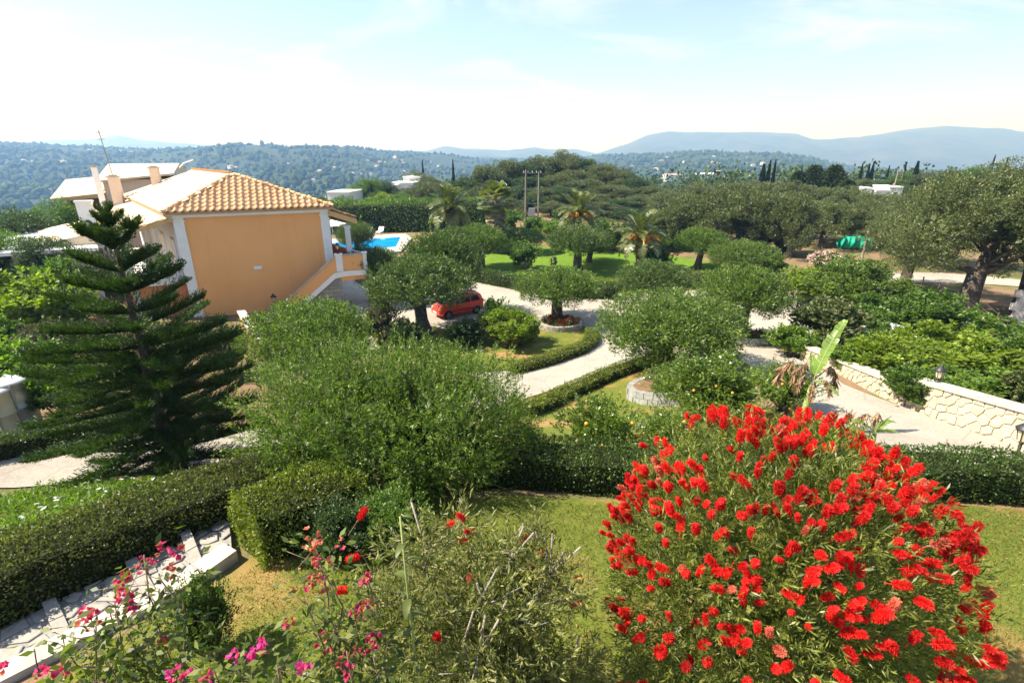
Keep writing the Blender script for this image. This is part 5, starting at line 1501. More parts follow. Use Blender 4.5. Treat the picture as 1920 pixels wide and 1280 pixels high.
# citrus bushes beyond the low hedge
ce = bush(1120,870,745,165, 'citrus_leaf', 'orange bush behind the red bottlebrush', BF)
c2_ = bush(1330,790,668,200, 'citrus_leaf', 'broad orange bush inside the curved stone edging', BF)
bush(1262,752,690,120, 'citrus_leaf', 'citrus bush spilling over the curved stone edging', BF)
c3_ = bush(1460,770,680,130, 'citrus_leaf', 'orange bush beside the banana plant', BF)
c4_ = bush(1250,850,770,150, 'citrus_leaf', 'leafy citrus bush left behind the red flowers', BF)
c5_ = bush(985,870,800,80, 'bright_leaf', 'small bright bush on the slope right of the great olive', BF)
fr_me = MB().lathe([(.004,-.5),(.3,-.42),(.46,-.2),(.5,0),(.46,.2),(.3,.42),(.004,.5)], 10).mesh('orange', True); fr_me.materials.append(M['orange_fruit'])
for ce_, n in ((ce,7),(c2_,6),(c3_,4),(c4_,4),(c5_,2)):
    sc = ce_.scale
    for k in range(n):
        u = Vector((rp.uniform(-1,1), rp.uniform(-1,-.1), rp.uniform(-.4,.9))).normalized()
        u = Matrix.Rotation(-ce_.rotation_euler.z, 3, 'Z') @ u
        obj('orange', fr_me, M['orange_fruit'], ce_, (u.x*.42,u.y*.42,.5+u.z*.4), None, (.075/sc[0],.075/sc[1],.075/sc[2]))

# daisy bed
rng = np.random.default_rng(61)
poly = [(-11.8,8.6),(-7.4,5.2),(-6.2,6.2),(-5.4,7.4),(-7.2,9.2),(-10.8,10.6)]
bx = []
while len(bx) < 3600:
    x, y = rng.uniform(-12,-5), rng.uniform(5,11)
    if in_tri((x,y), poly): bx.append((x,y))
bx = np.array(bx); g = h(bx[:,0], bx[:,1]); b0 = np.array([-8.5,7.8,hz(-8.5,7.8)])
e = empty('daisy_bed', b0); tag(e, 'low green bed sprinkled with white daisies behind the long hedge', 'flower bed')
hgt = .18+.16*(fbm(bx[:,0]*1.1, bx[:,1]*1.1, 66, 2)+.3)
Bp = np.c_[bx, g+hgt*rng.random(len(bx))]-b0
obj('foliage', quad_soup('foliage', shoots(rng, Bp, rdir(rng,len(Bp))*.5+np.array([0,0,1]), .16, 10, .06, .02, .8)), M['bright_leaf'], e)
dm = MB(); 
for k in range(10):
    a = 2*PI*k/10; dm.add([(0,0,0),(.02*math.cos(a-.25),.02*math.sin(a-.25),.004),(.036*math.cos(a),.036*math.sin(a),.0),(.02*math.cos(a+.25),.02*math.sin(a+.25),.004)], [(0,1,2,3)])
dm = dm.mesh('daisy'); dm.materials.append(M['white_petal'])
for k in range(120):
    i = rng.integers(len(bx))
    if fbm(bx[i:i+1,0]*.9, bx[i:i+1,1]*.9, 68, 2)[0] < -.12 : continue
    obj('daisy', dm, M['white_petal'], e, (bx[i,0]-b0[0], bx[i,1]-b0[1], g[i]+hgt[i]+.16-b0[2]), (rng.uniform(-.7,.2),rng.uniform(-.5,.5),0), rng.uniform(.9,1.5))

# grass on the front lawn
def grass(name, poly, n, lmin, lmax, mat, label, seed):
    rng = np.random.default_rng(seed)
    P = np.array(poly); lo, hi = P.min(0), P.max(0)
    x = rng.uniform(lo[0],hi[0],n*2); y = rng.uniform(lo[1],hi[1],n*2)
    ins = np.zeros(len(x), bool)
    for i in range(len(P)):
        (x1,y1),(x2,y2) = P[i], P[(i+1)%len(P)]
        c = ((y1 > y) != (y2 > y)) & (x < (x2-x1)*(y-y1)/(y2-y1+1e-12)+x1); ins ^= c
    x, y = x[ins][:n], y[ins][:n]
    B = np.c_[x, y, h(x,y)+.03]
    D = rng.normal(size=B.shape)*.55; D[:,2] = 1
    L = rng.uniform(lmin,lmax,len(B))
    o_ = obj(name, quad_soup(name, leafq(rng, B, D, L, .007+.004*rng.random(len(B)), .1)), M[mat])
    tag(o_, label, 'grass', kind='stuff')
M['grass'] = leafmat('grass blade', (.085,.12,.016), (.2,.2,.05), .3, .6, .15, None, .9)
nt = M['grass'].node_tree; n3 = noise(nt, .6, 4); mr = nt.nodes.new('ShaderNodeMapRange'); mr.inputs['From Min'].default_value = .47; mr.inputs['From Max'].default_value = .62; mr.inputs['To Max'].default_value = .9
nt.links.new(n3.outputs['Fac'], mr.inputs['Value']); bs_ = nt.nodes['Principled BSDF']; src_ = bs_.inputs['Base Color'].links[0].from_socket
nt.links.new(mixc(nt, mr.outputs[0], src_, (.34,.21,.085)), bs_.inputs['Base Color'])
grass('grass', [(-5.6,2.2),(-3.4,5.2),(-2.9,5.9),(-1.5,6.7),(8.5,7.0),(9,1.8)], 70000, .03,.075, 'grass', 'short green grass of the front lawn', 77)

rng = np.random.default_rng(505)
n = 2600; x = rng.uniform(-4.5,8,n); y = rng.uniform(2.4,6.8,n); ok = (fbm(x*.7, y*.7, 91, 2) > -.05) & (y < 6.9) & (x > -3.4+.0*y); ok &= ~((x < -2.4) & (y > 5.6-.9*(x+4.5)*0)) 
x, y = x[ok], y[ok]
Q = leafq(rng, np.c_[x, y, h(x,y)+.055], np.c_[rng.normal(size=(len(x),2)), .15*rng.normal(size=len(x))], .045*(.6+.7*rng.random(len(x))), .022)
M['litter'] = leafmat('fallen leaf', (.2,.1,.04), (.42,.26,.12), .15, .8, .1, (1.1,1,.8))
tag(obj('fallen_leaves', quad_soup('fallen_leaves', Q), M['litter']), 'dry brown leaves scattered over the front lawn', 'leaves', kind='stuff')
# ---------------------------------------------------------------- stonework
def clip_half(poly, a, b, c):
    """keep the side a*x+b*y <= c"""
    out = []
    n = len(poly)
    for i in range(n):
        p, q = poly[i], poly[(i+1)%n]
        dp, dq = a*p[0]+b*p[1]-c, a*q[0]+b*q[1]-c
        if dp <= 0: out.append(p)
        if (dp < 0 < dq) or (dq < 0 < dp):
            t = dp/(dp-dq); out.append((p[0]+(q[0]-p[0])*t, p[1]+(q[1]-p[1])*t))
    return out
def rubble(outline, size, seed, gap=.018, jit=.42):
    """irregular stones (voronoi cells) inside a convex outline"""
    rng = random.Random(seed)
    xs = [p[0] for p in outline]; ys = [p[1] for p in outline]
    S_ = []
    y = min(ys); r_ = 0
    while y < max(ys)+size:
        x = min(xs)+(r_%2)*size*.5
        while x < max(xs)+size:
            S_.append((x+rng.uniform(-jit,jit)*size, y+rng.uniform(-jit,jit)*size)); x += size*1.15
        y += size*.82; r_ += 1
    cells = []
    ccw = sum(outline[i][0]*outline[(i+1)%len(outline)][1]-outline[(i+1)%len(outline)][0]*outline[i][1] for i in range(len(outline))) > 0
    for s in S_:
        poly = list(outline) if ccw else list(outline)[::-1]
        for q in S_:
            if q is s: continue
            dx_, dy_ = q[0]-s[0], q[1]-s[1]; d = math.hypot(dx_, dy_)
            if d > size*3.2: continue
            poly = clip_half(poly, dx_/d, dy_/d, (dx_*(s[0]+q[0])/2+dy_*(s[1]+q[1])/2)/d-gap/2)
            if len(poly) < 3: break
        if len(poly) >= 3:
            ar = sum(poly[i][0]*poly[(i+1)%len(poly)][1]-poly[(i+1)%len(poly)][0]*poly[i][1] for i in range(len(poly)))/2
            if ar > size*size*.06: cells.append(poly)
    return cells
def stone_solid(poly, to3, thick, bev=.012):
    """a stone: outline mapped by to3(x, y, d) with d the proud distance; bevelled rim"""
    n = len(poly); cx_ = sum(p[0] for p in poly)/n; cy_ = sum(p[1] for p in poly)/n
    inn = [(p[0]+(cx_-p[0])*min(.3, bev*2/max(.02, math.hypot(p[0]-cx_, p[1]-cy_))), p[1]+(cy_-p[1])*min(.3, bev*2/max(.02, math.hypot(p[0]-cx_, p[1]-cy_)))) for p in poly]
    V = [to3(*p, 0) for p in poly]+[to3(*p, thick-bev) for p in poly]+[to3(*p, thick) for p in inn]
    F_ = [tuple(2*n+i for i in range(n))]
    for i in range(n):
        j = (i+1)%n; F_ += [(i,j,n+j,n+i),(n+i,n+j,2*n+j,2*n+i)]
    return mesh_from('stone', V, F_)

# walls along the ramp road
def ramp_wall(label, pa, pb, ht, seed, end_pillar=False):
    a, b_ = Vector(pa), Vector(pb); L = (b_-a).length; d = (b_-a)/L
    n_ = Vector((-d.y, d.x, 0)).normalized()
    if n_.x > 0: n_ = -n_                     # towards the road (and the camera)
    e = empty('stone_wall', a); tag(e, label, 'stone wall', 'stone walls along the ramp')
    zb = b_.z-a.z; dd = Vector((d.x, d.y, 0)).normalized(); Lh = math.hypot(b_.x-a.x, b_.y-a.y)
    def W3(s, z, o_): return dd*s + n_*o_ + Vector((0,0,zb*s/Lh+z))
    body = MB(); vs = [W3(s,z,o_) for o_ in (0,-.34) for s, z in ((0,-.5),(Lh,-.5),(Lh,ht),(0,ht))]
    body.add(vs, [(0,1,2,3),(7,6,5,4),(0,4,5,1),(1,5,6,2),(2,6,7,3),(3,7,4,0)]); body = body.build('core', M['mortar'], e)
    for poly in rubble([(0,-.1),(Lh,-.1),(Lh,ht-.01),(0,ht-.01)], .29, seed, .032):
        me = stone_solid(poly, lambda x, y, q: W3(x, y, q), random.Random(len(poly)+poly[0][0]).uniform(.025,.05))
        obj('stone', me, M['wall_stone'], body)
    k = 0.0; rng = random.Random(seed)
    while k < Lh-.05:
        w_ = min(rng.uniform(.5,.9), Lh-k)
        c = MB(); vs = [W3(s,z,o_) for z in (ht+.003, ht+.1+rng.uniform(0,.012)) for s, o_ in ((k+.006,.09),(k+w_-.006,.09),(k+w_-.006,-.42),(k+.006,-.42))]
        c.add(vs, [(0,3,2,1),(4,5,6,7),(0,1,5,4),(1,2,6,5),(2,3,7,6),(3,0,4,7)]); c.build('coping_stone', M['coping'], e)
        k += w_
    return e
w0 = spot(1500,674); w1 = spot(1582,718); w2_ = spot(1694,762); w3 = spot(1900,836); w4 = spot(2060,892)
ramp_wall('low cream stone wall beside the ramp behind the banana plant', w0, w2_, .62, 3)
ramp_wall('higher cream rubble wall with pale coping along the ramp', w2_+Vector((.02,-.05,0)), w4, .95, 5)
lw = over(1731,700,w2_.y*.97)
lantern((w2_.x*.8+w3.x*.2+.28, w2_.y*.8+w3.y*.2+.1, w2_.z*.8+w3.z*.2+1.05), .12, 'black lantern on the coping of the higher stone wall', 1.0)
hl = spot(1896,880)
lantern((hl.x, hl.y, hl.z), .62, 'black lantern with yellow glass behind the front hedge', 1.15)
for px, py, lb in ((1037,520,'small garden lantern beside the lawn bush'),(1230,545,'small garden lantern beside the car park hedge')):
    p = spot(px, py); lantern(p, 1.1, lb, 1.2)

# round planter and curved edging
def ring(label, c, R, a0, a1, ht, sz, plants, seed, mat='slab'):
    e = empty('stone_planter', c); tag(e, label, 'planter', 'round stone planters')
    rng = random.Random(seed)
    n = int(R*(a1-a0)/sz)
    for r_ in range(2):
        for k in range(n):
            t0 = a0+(a1-a0)*(k+.5*(r_%2))/n; t1 = t0+(a1-a0)/n*.94
            z0, z1 = r_*ht/2-.08*(r_ == 0), (r_+1)*ht/2-.012; ro = R+rng.uniform(0,.03); ri = R-.24
            g = [hz(c[0]+ro*math.cos(t), c[1]+ro*math.sin(t))-c[2] for t in (t0,t1)]
            MB().prism([(ri*math.cos(t0),ri*math.sin(t0)),(ro*math.cos(t0),ro*math.sin(t0)),(ro*math.cos(t1),ro*math.sin(t1)),(ri*math.cos(t1),ri*math.sin(t1))],
                [g[0]+z0,g[0]+z0,g[1]+z0,g[1]+z0], [g[0]+z1,g[0]+z1,g[1]+z1,g[1]+z1]).build('stone', M[mat], e)
    sl = MB(); pts = [((R-.2)*math.cos(t), (R-.2)*math.sin(t)) for t in np.linspace(0,2*PI,24)[:-1]]
    sl.add([(x,y,hz(c[0]+x,c[1]+y)-c[2]+ht-.06) for x, y in pts], [tuple(range(23))]); sl.build('soil', M['soil'], e)
    return e
rng = np.random.default_rng(15)
def bedding(e, c, R, n, mats, l=.12):
    th = rng.random(n)*2*PI; q = R*np.sqrt(rng.random(n)); B = np.c_[q*np.cos(th), q*np.sin(th), np.full(n,.3)]
    obj('bedding', quad_soup('bedding', shoots(rng, B, rdir(rng,n)*.6+np.array([0,0,.8]), .25, 7, l, l*.5, .8)), M[mats[0]], e)
    m = n//4; B = B[:m]+np.array([0,0,.22])
    obj('blossom', quad_soup('blossom', leafq(rng, np.repeat(B,4,0)+rng.normal(size=(m*4,3))*.05, rdir(rng,m*4), .08, .06)), M[mats[1]], e)
pc = spot(1050,612)
pe = ring('round stone planter at the foot of the mushroom shaped olive', tuple(pc), 1.5, 0, 2*PI, .4, .38, 0, 3)
bedding(pe, pc, 1.15, 260, ('dark_leaf','bottlebrush'))
gc_ = spot(1290,738)
ge = ring('curved stone edging below the broad clipped olive', tuple(gc_), 2.3, PI*.55, PI*1.6, .5, .4, 0, 4, 'stone_grey')
ic = spot(1405,640)
ie = ring('stone ring round the twin trunk olive', tuple(ic), 1.4, 0, 2*PI, .4, .4, 0, 5, 'stone_grey')
bedding(ie, ic, 1.1, 160, ('dark_leaf','bottlebrush'))

# stone path and steps beside the long hedge
left = [(-7.5,2.9),(-6.2,4.2),(-5.65,4.78),(-5.05,5.38),(-4.6,5.85),(-4.25,6.35)]
right = [(-6.75,2.45),(-5.5,3.7),(-4.98,4.22),(-4.38,4.78),(-4.0,5.15),(-3.78,5.55)]
path = empty('stone_path', (-5,3.6,hz(-5,3.6))); tag(path, 'pale crazy paved path with steps beside the long hedge', 'path')
po = path.location.copy()
rise = [0,0,0,.04,.08,.12]
for i in range(len(left)-1):
    quad = [left[i], right[i], right[i+1], left[i+1]]
    zb = max(hz(*p) for p in quad)+.02+rise[i]
    zs = [hz(*p)+.05+max(0, rise[i]) for p in quad]; zb = max(zs[0], zs[1])
    bed = MB(); bed.prism([(p[0]-po.x,p[1]-po.y) for p in quad], [z-.6-po.z for z in zs], [z-po.z for z in zs]); bed = bed.build('bed', M['mortar_grey'], path)
    def to3(x, y, q, quad=quad, zs=zs):
        # plane through three corners
        a, b_, c = [Vector((p[0],p[1],z)) for p, z in zip(quad[:3], zs[:3])]; n_ = (b_-a).cross(c-a)
        z = a.z-(n_.x*(x-a.x)+n_.y*(y-a.y))/n_.z
        return (x-po.x, y-po.y, z-po.z+q)
    for poly in rubble(quad, .27, 40+i, .05, .38):
        obj('slab', stone_solid(poly, to3, .022, .006), M['slab'], bed)
    # edge coping on the lawn side
    a, b_ = Vector((*right[i],0)), Vector((*right[i+1],0)); d = (b_-a).normalized(); nn_ = Vector((d.y,-d.x,0))
    L = (b_-a).length; k = 0
    za, zb2 = zs[1], zs[2]
    while k < L-.05:
        w_ = min(random.Random(i*7+k).uniform(.4,.7), L-k)
        p0, p1 = a+d*(k+.006), a+d*(k+w_-.006); z0 = za+(zb2-za)*k/L; z1 = za+(zb2-za)*(k+w_)/L
        MB().prism([(p0.x-po.x-nn_.x*.12,p0.y-po.y-nn_.y*.12),(p0.x+nn_.x*.16-po.x,p0.y+nn_.y*.16-po.y),(p1.x+nn_.x*.16-po.x,p1.y+nn_.y*.16-po.y),(p1.x-po.x-nn_.x*.12,p1.y-po.y-nn_.y*.12)],
            [z0-.32-po.z]*2+[z1-.32-po.z]*2, [z0+.05-po.z]*2+[z1+.05-po.z]*2).build('edge_stone', M['coping'], path)
        k += w_
    if i >= 2:
        (lx,ly),(rx_,ry_) = left[i], right[i]; d = Vector((rx_-lx, ry_-ly,0)); f_ = Vector((-d.y,d.x,0)).normalized()*-.0
        g0 = Vector((lx,ly,0)); dn = Vector((left[i][0]-left[i+1][0], left[i][1]-left[i+1][1],0)).normalized()*.05
        for k in range(2):
            p0, p1 = g0+d*(k*.5+.01), g0+d*(k*.5+.49)
            MB().prism([(p0.x+dn.x-po.x,p0.y+dn.y-po.y),(p1.x+dn.x-po.x,p1.y+dn.y-po.y),(p1.x-dn.x*1.6-po.x,p1.y-dn.y*1.6-po.y),(p0.x-dn.x*1.6-po.x,p0.y-dn.y*1.6-po.y)], zb-.14-po.z, zb+.028-po.z).build('step', M['slab'], path)

# ---------------------------------------------------------------- small things
# water tanks
M['tank'] = surf('aluminium tank', (.42,.4,.36), (.62,.6,.55), 2.5, .4, .1, 20, .5, .55)
M['tank_cream'] = surf('cream tank', (.55,.47,.3), (.62,.55,.38), 2, .5, .05, 20, .4)
M['blue_hose'] = plain('blue hose', (.03,.16,.6), .4)
def tank(label, px, py, H_, R_, mat):
    b_ = spot(px, py); e = empty('water_tank', b_); tag(e, label, 'water tank', 'water tanks')
    MB().lathe([(R_,-.05),(R_,.04),(R_*.97,.06),(R_*.97,H_*.5),(R_*1.01,H_*.5+.02),(R_*1.01,H_*.5+.06),(R_*.97,H_*.5+.08),(R_*.97,H_-.05),(R_,H_-.04),(R_,H_)], 28).build('body', M[mat], e, True)
    MB().lathe([(R_*1.03,H_),(R_*1.03,H_+.03),(R_*.3,H_+.07),(.03,H_+.075)], 28).build('lid', M['white_paint'], e, True)
    MB().tube([(.1,0,H_+.05),(.1,0,H_+.16),(-.15,.05,H_+.16),(-.15,.05,H_+.05)], .02, 6).build('pipe', M['steel'], e)
    MB().tube([(R_*.7,-R_*.8,-.1),(R_*.7,-R_*.8,H_)], .025, 6).build('down_pipe', M['steel'], e)
    return b_
tb = tank('cream topped water tank at the left edge', 14, 818, 1.42, .42, 'tank_cream')
tank('taller aluminium water tank beside the cream one', 52, 806, 1.62, .42, 'tank')
hs = MB().tube([tb+Vector((.2,-.4,.55)), tb+Vector((.35,-.55,.3)), tb+Vector((.6,-.6,.1)), tb+Vector((.9,-.5,.05))], .025, 6).build('hose', M['blue_hose'], None, True)
tag(hs, 'blue hose hanging from the cream water tank', 'hose')

# banana plants
def banana(label, base, stem_h, lean, greens, dries, seed, sc=1.0):
    rr = random.Random(seed); e = empty('banana_plant', base); tag(e, label, 'banana plant', 'banana plants')
    top = Vector((lean,0,stem_h))
    MB().tube([(0,0,-.1),(lean*.3,0,stem_h*.5),top], [.11*sc,.09*sc,.06*sc], 9).build('stem', M['stem_green'], e, True)
    for (az, el, L, wd, dr) in greens:
        ang_ = (0,-math.radians(el),math.radians(az)); rb = MB()
        cl = lambda t: (L*t*(1-.25*dr*t), 0, L*(.25*t-dr*.75*t*t))
        rb.tube([cl(t) for t in np.linspace(0,1,8)], list(np.linspace(.02,.005,8)), 5)
        rb = rb.build('midrib', M['stem_green'], e, loc=top, rot=ang_)
        ts = [.1]
        while ts[-1] < .98: ts.append(min(1, ts[-1]+rr.uniform(.05,.14)))
        for s_ in (-1, 1):
            for t0, t1 in zip(ts[:-1], ts[1:]):
                wf = lambda t: wd*.5*math.sin(min(1,t*.9+.06)*PI)**.6*rr.uniform(.8,1.0)
                sag = rr.uniform(-.1,.35); vs = []
                for t in (t0, (t0+t1)/2, t1-.006):
                    c = cl(t); w_ = wf(t); 
                    for k in (0,.5,1): vs.append((c[0]+w_*k*.35, s_*w_*k, c[2]+w_*(.3*k-sag*k*k)))
                obj('leaf_blade', mesh_from('leaf_blade', vs, [(0,1,4,3),(1,2,5,4),(3,4,7,6),(4,5,8,7)], True), M['banana_leaf'], rb)
    for (az, el, L) in dries:
        a = math.radians(az); k = math.radians(el)
        p1 = top+Vector((math.cos(a)*math.cos(k),math.sin(a)*math.cos(k),math.sin(k)))*L*.5
        p2 = p1+Vector((math.cos(a)*.35,math.sin(a)*.35,-.35))*L*.5; p3 = p2+Vector((math.cos(a)*.1,math.sin(a)*.1,-.6))*L*.5
        rb = MB().tube([top,p1,p2,p3], [.018,.014,.01,.005], 5).build('dry_stalk', M['bark_pale'], e)
        rng = np.random.default_rng(seed*100+int(az)+400); n = 170
        t = rng.random(n); pa, pb = np.array(p1), np.array(p3); pm = np.array(p2)
        P = np.where((t < .5)[:,None], pa+(pm-pa)*(t*2)[:,None], pm+(pb-pm)*((t-.5)*2)[:,None])
        D = rng.normal(size=(n,3))*.35+np.array([0,0,-1.])
        obj('dry_leaf', quad_soup('dry_leaf', leafq(rng, P, D, L*.19*(.5+rng.random(n)), .038, .4)), M['banana_dry'], rb)
bp_ = spot(1500,810)
banana('ragged banana plant with one upright green leaf and withered brown leaves', tuple(bp_), 1.55, .05,
    [(25,62,1.9,.36,.3),(75,50,.9,.2,.5),(-60,-5,.8,.22,.5)], [(10,42,1.15),(170,62,1.1),(200,30,.8),(-60,25,.7),(240,10,.7),(140,40,1.4)], 3)
bp2 = spot(1630,848)
banana('small banana plant with short leaves beside the ramp', tuple(bp2), .55, 0,
    [(20,38,.75,.2,.9),(175,30,.85,.22,.6),(300,60,.6,.12,.2),(350,5,.55,.16,.4)], [(60,75,.9),(140,60,.9)], 4, .7)
bush(1560,850,795,110, 'lime_leaf', 'mixed yellow green plants at the foot of the banana plants', BC)
bush(1680,880,835,50, 'grey_leaf', 'small dry weed at the edge of the ramp', BF)

# twin utility poles with transformer
p1_, p2_ = over(985,400,82), over(1009,400,82)
up_ = empty('utility_pole', (p1_.x, p1_.y, hz(p1_.x,p1_.y))); tag(up_, 'twin wooden utility poles carrying a transformer in front of the knoll', 'utility pole')
zt = over(987,318,82).z-up_.location.z; sp2 = p2_.x-p1_.x
for x in (0, sp2): MB().tube([(x,0,-.5),(x,0,zt-(0 if x == 0 else .3))], [.12,.09], 8).build('pole', M['wood_grey'], up_)
for z in (zt-.5, zt*.62, zt*.35): MB().box(-.5,sp2+.5,-.05,.05,z-.045,z+.045).build('crossarm', M['wood_grey'], up_)
MB().box(sp2*.25,sp2*.75,-.4,.3,zt*.1,zt*.26).build('transformer', M['steel'], up_)
for k in range(5): MB().tube([(-.3+k*.65,0,zt-.43),(-.3+k*.65,0,zt-.2)], .04, 6).build('insulator', M['white_paint'], up_)
for px, top, Y, lb in ((1684,322,118,'thin pole on the skyline nearest the pale villa'),(1695,318,120,'second thin pole above the pale villa'),(1676,344,112,'short pole beside the roof of the pale villa')):
    p = over(px, top, Y); g = hz(p.x, Y); e = empty('wire_pole', (p.x,Y,g)); tag(e, lb, 'pole', 'poles on the skyline')
    MB().tube([(0,0,-.3),(0,0,p.z-g)], .13, 7).build('pole', M['bark_pale'], e); MB().box(-.9,.9,-.06,.06,p.z-g-.5,p.z-g-.38).build('crossarm', M['bark_pale'], e)

# leaning pole with the green net
nb_ = spot(1614,493); nt_ = over(1630,428,nb_.y)
e = empty('leaning_pole', nb_); tag(e, 'leaning wooden pole beside the green net in the grove', 'pole')
MB().tube([(0,0,-.3), nt_-nb_], [.12,.09], 7).build('pole', M['wood_grey'], e)
ng = over(1602,456,nb_.y+.6)
M['net'] = surf('green olive net', (.0,.24,.13), (.01,.36,.22), 6, .6, .5, 25, .3)
u_ = np.linspace(-1,1,40); v_ = np.linspace(0,1,20); U_, V_ = np.meshgrid(u_, v_)
wx = 1.55; hy = 1.25*(1-.25*np.abs(U_)); fold_ = .16*np.sin(U_*9+V_*2.2)+.1*np.sin(U_*19+V_*5)+.12*fbm(U_*3+4, V_*4, 17, 3)
NX = U_*wx; NZ = -V_*hy+.18*np.cos(U_*2.6)+.05*np.sin(U_*7)
ii = np.arange(U_.size).reshape(U_.shape); Fn = np.stack([ii[:-1,:-1], ii[:-1,1:], ii[1:,1:], ii[1:,:-1]], -1).reshape(-1,4)
Va = np.c_[NX.ravel(), (fold_-.12-.2*np.sin(V_*PI)).ravel(), NZ.ravel()]; Vb = np.c_[NX.ravel(), (fold_+.2+.2*np.sin(V_*PI)).ravel(), NZ.ravel()]
net = obj('green_net', mesh_np('green_net', np.concatenate([Va,Vb]), np.concatenate([Fn, Fn[:, ::-1]+len(Va)]), True), M['net'], None, (ng.x,ng.y,ng.z+.6))
tag(net, 'bundle of bright green olive net hung between the grove trees', 'net')

# wire fence on the right
fe = spot(1725,548); e = empty('wire_fence', fe); tag(e, 'thin wire fence on dark posts below the old olives', 'fence')
FP = [spot(*p) for p in ((1690,530),(1725,551),(1752,566),(1826,590),(1861,628),(1905,660))]
for p in FP: MB().tube([p-fe-Vector((0,0,.2)), p-fe+Vector((rp.uniform(-.05,.05),0,1.35))], .045, 6).build('post', M['dark_wood'], e)
for z in (.4,.8,1.2):
    for a, b_ in zip(FP[:-1], FP[1:]): MB().tube([a-fe+Vector((0,0,z)), b_-fe+Vector((0,0,z))], .008, 3).build('wire', M['steel'], e)
cb = spot(1912,604); e = empty('block_wall', cb, -.3); tag(e, 'pale concrete block wall at the right edge below the old olive', 'wall')
for r_ in range(5):
    for k in range(7):
        MB().box(-.4+k*.5+(r_%2)*.22-.3,.08+k*.5+(r_%2)*.22-.3,-.15,.15,r_*.42-.1,r_*.42+.31).build('block', M['plaster_grey'], e)

# swimming pool
M['water'] = surf('pool water', (.0,.26,.66), (.02,.36,.76), .6, .04, .12, 2.2, .6)
M['pool_wall'] = surf('pool tiles', (.05,.45,.75), (.1,.55,.85), 3, .3)
pz = .28
pool = empty('swimming_pool', (-18,66,0)); tag(pool, 'bright blue swimming pool with white paved edge beyond the house', 'swimming pool')
def pz2(pts): 
    out = []
    for px, py in pts:
        d = sight(px, py); t = (pz-CAM_H)/d[2]; out.append((d[0]*t+18, d[1]*t-66))
    return out
deckp = pz2([(560,478),(590,452),(650,444),(690,441),(760,438),(772,446),(752,471),(690,476)])
MB().prism(deckp[::1] if sum(deckp[i][0]*deckp[(i+1)%len(deckp)][1]-deckp[(i+1)%len(deckp)][0]*deckp[i][1] for i in range(len(deckp))) > 0 else deckp[::-1], -.6, pz).build('deck', M['coping'], pool)
watp = pz2([(600,470),(625,456),(680,449),(752,444.5),(743,463.5),(690,469),(640,472)])
if sum(watp[i][0]*watp[(i+1)%len(watp)][1]-watp[(i+1)%len(watp)][0]*watp[i][1] for i in range(len(watp))) < 0: watp = watp[::-1]
MB().prism(watp, pz-.4, pz+.012).build('water', M['water'], pool)
rimq = MB(); k = len(watp)
for i in range(k):
    (x1,y1),(x2,y2) = watp[i], watp[(i+1)%k]; d = Vector((x2-x1,y2-y1,0)).normalized(); n_ = Vector((d.y,-d.x,0))*.35
    rimq.prism([(x1,y1),(x1+n_.x,y1+n_.y),(x2+n_.x,y2+n_.y),(x2,y2)], pz+.002, pz+.06)
rimq.build('rim', M['white_paint'], pool)
for i, (px, py) in enumerate(((690,439.5),(712,438.5),(640,444),(655,443))):
    d = sight(px, py); t = (pz-CAM_H)/d[2]; e = empty('sun_lounger', (d[0]*t, d[1]*t, pz), rp.uniform(-.4,.4)); tag(e, 'white sun lounger on the pool edge, '+('third','fourth','first','second')[i]+' from the left', 'sun lounger', 'sun loungers by the pool')
    MB().box(-.35,.35,-.95,.5,.28,.36).build('seat', M['white_paint'], e)
    MB().add([(-.35,.5,.3),(.35,.5,.3),(.35,1.0,.8),(-.35,1.0,.8),(-.35,.5,.38),(.35,.5,.38),(.35,.95,.86),(-.35,.95,.86)], [(0,3,2,1),(4,5,6,7),(0,1,5,4),(1,2,6,5),(2,3,7,6),(3,0,4,7)]).build('backrest', M['white_paint'], e)
    for x in (-.3,.3):
        for y in (-.85,.45): MB().box(x-.03,x+.03,y-.03,y+.03,0,.279).build('leg', M['white_paint'], e)
pa = over(622,421,58); e = empty('parasol', (pa.x,pa.y,hz(pa.x,pa.y))); tag(e, 'white parasol seen through the veranda', 'parasol')
zz_ = pa.z-e.location.z
MB().tube([(0,0,0),(0,0,zz_+.5)], .03, 6).build('pole', M['white_paint'], e)
cn = MB(); cn.add([(0,0,zz_+.55)]+[(1.7*math.cos(2*PI*k/8),1.7*math.sin(2*PI*k/8),zz_) for k in range(8)], [(0,1+k,1+(k+1)%8) for k in range(8)]); cn.build('canopy', M['white_paint'], e)

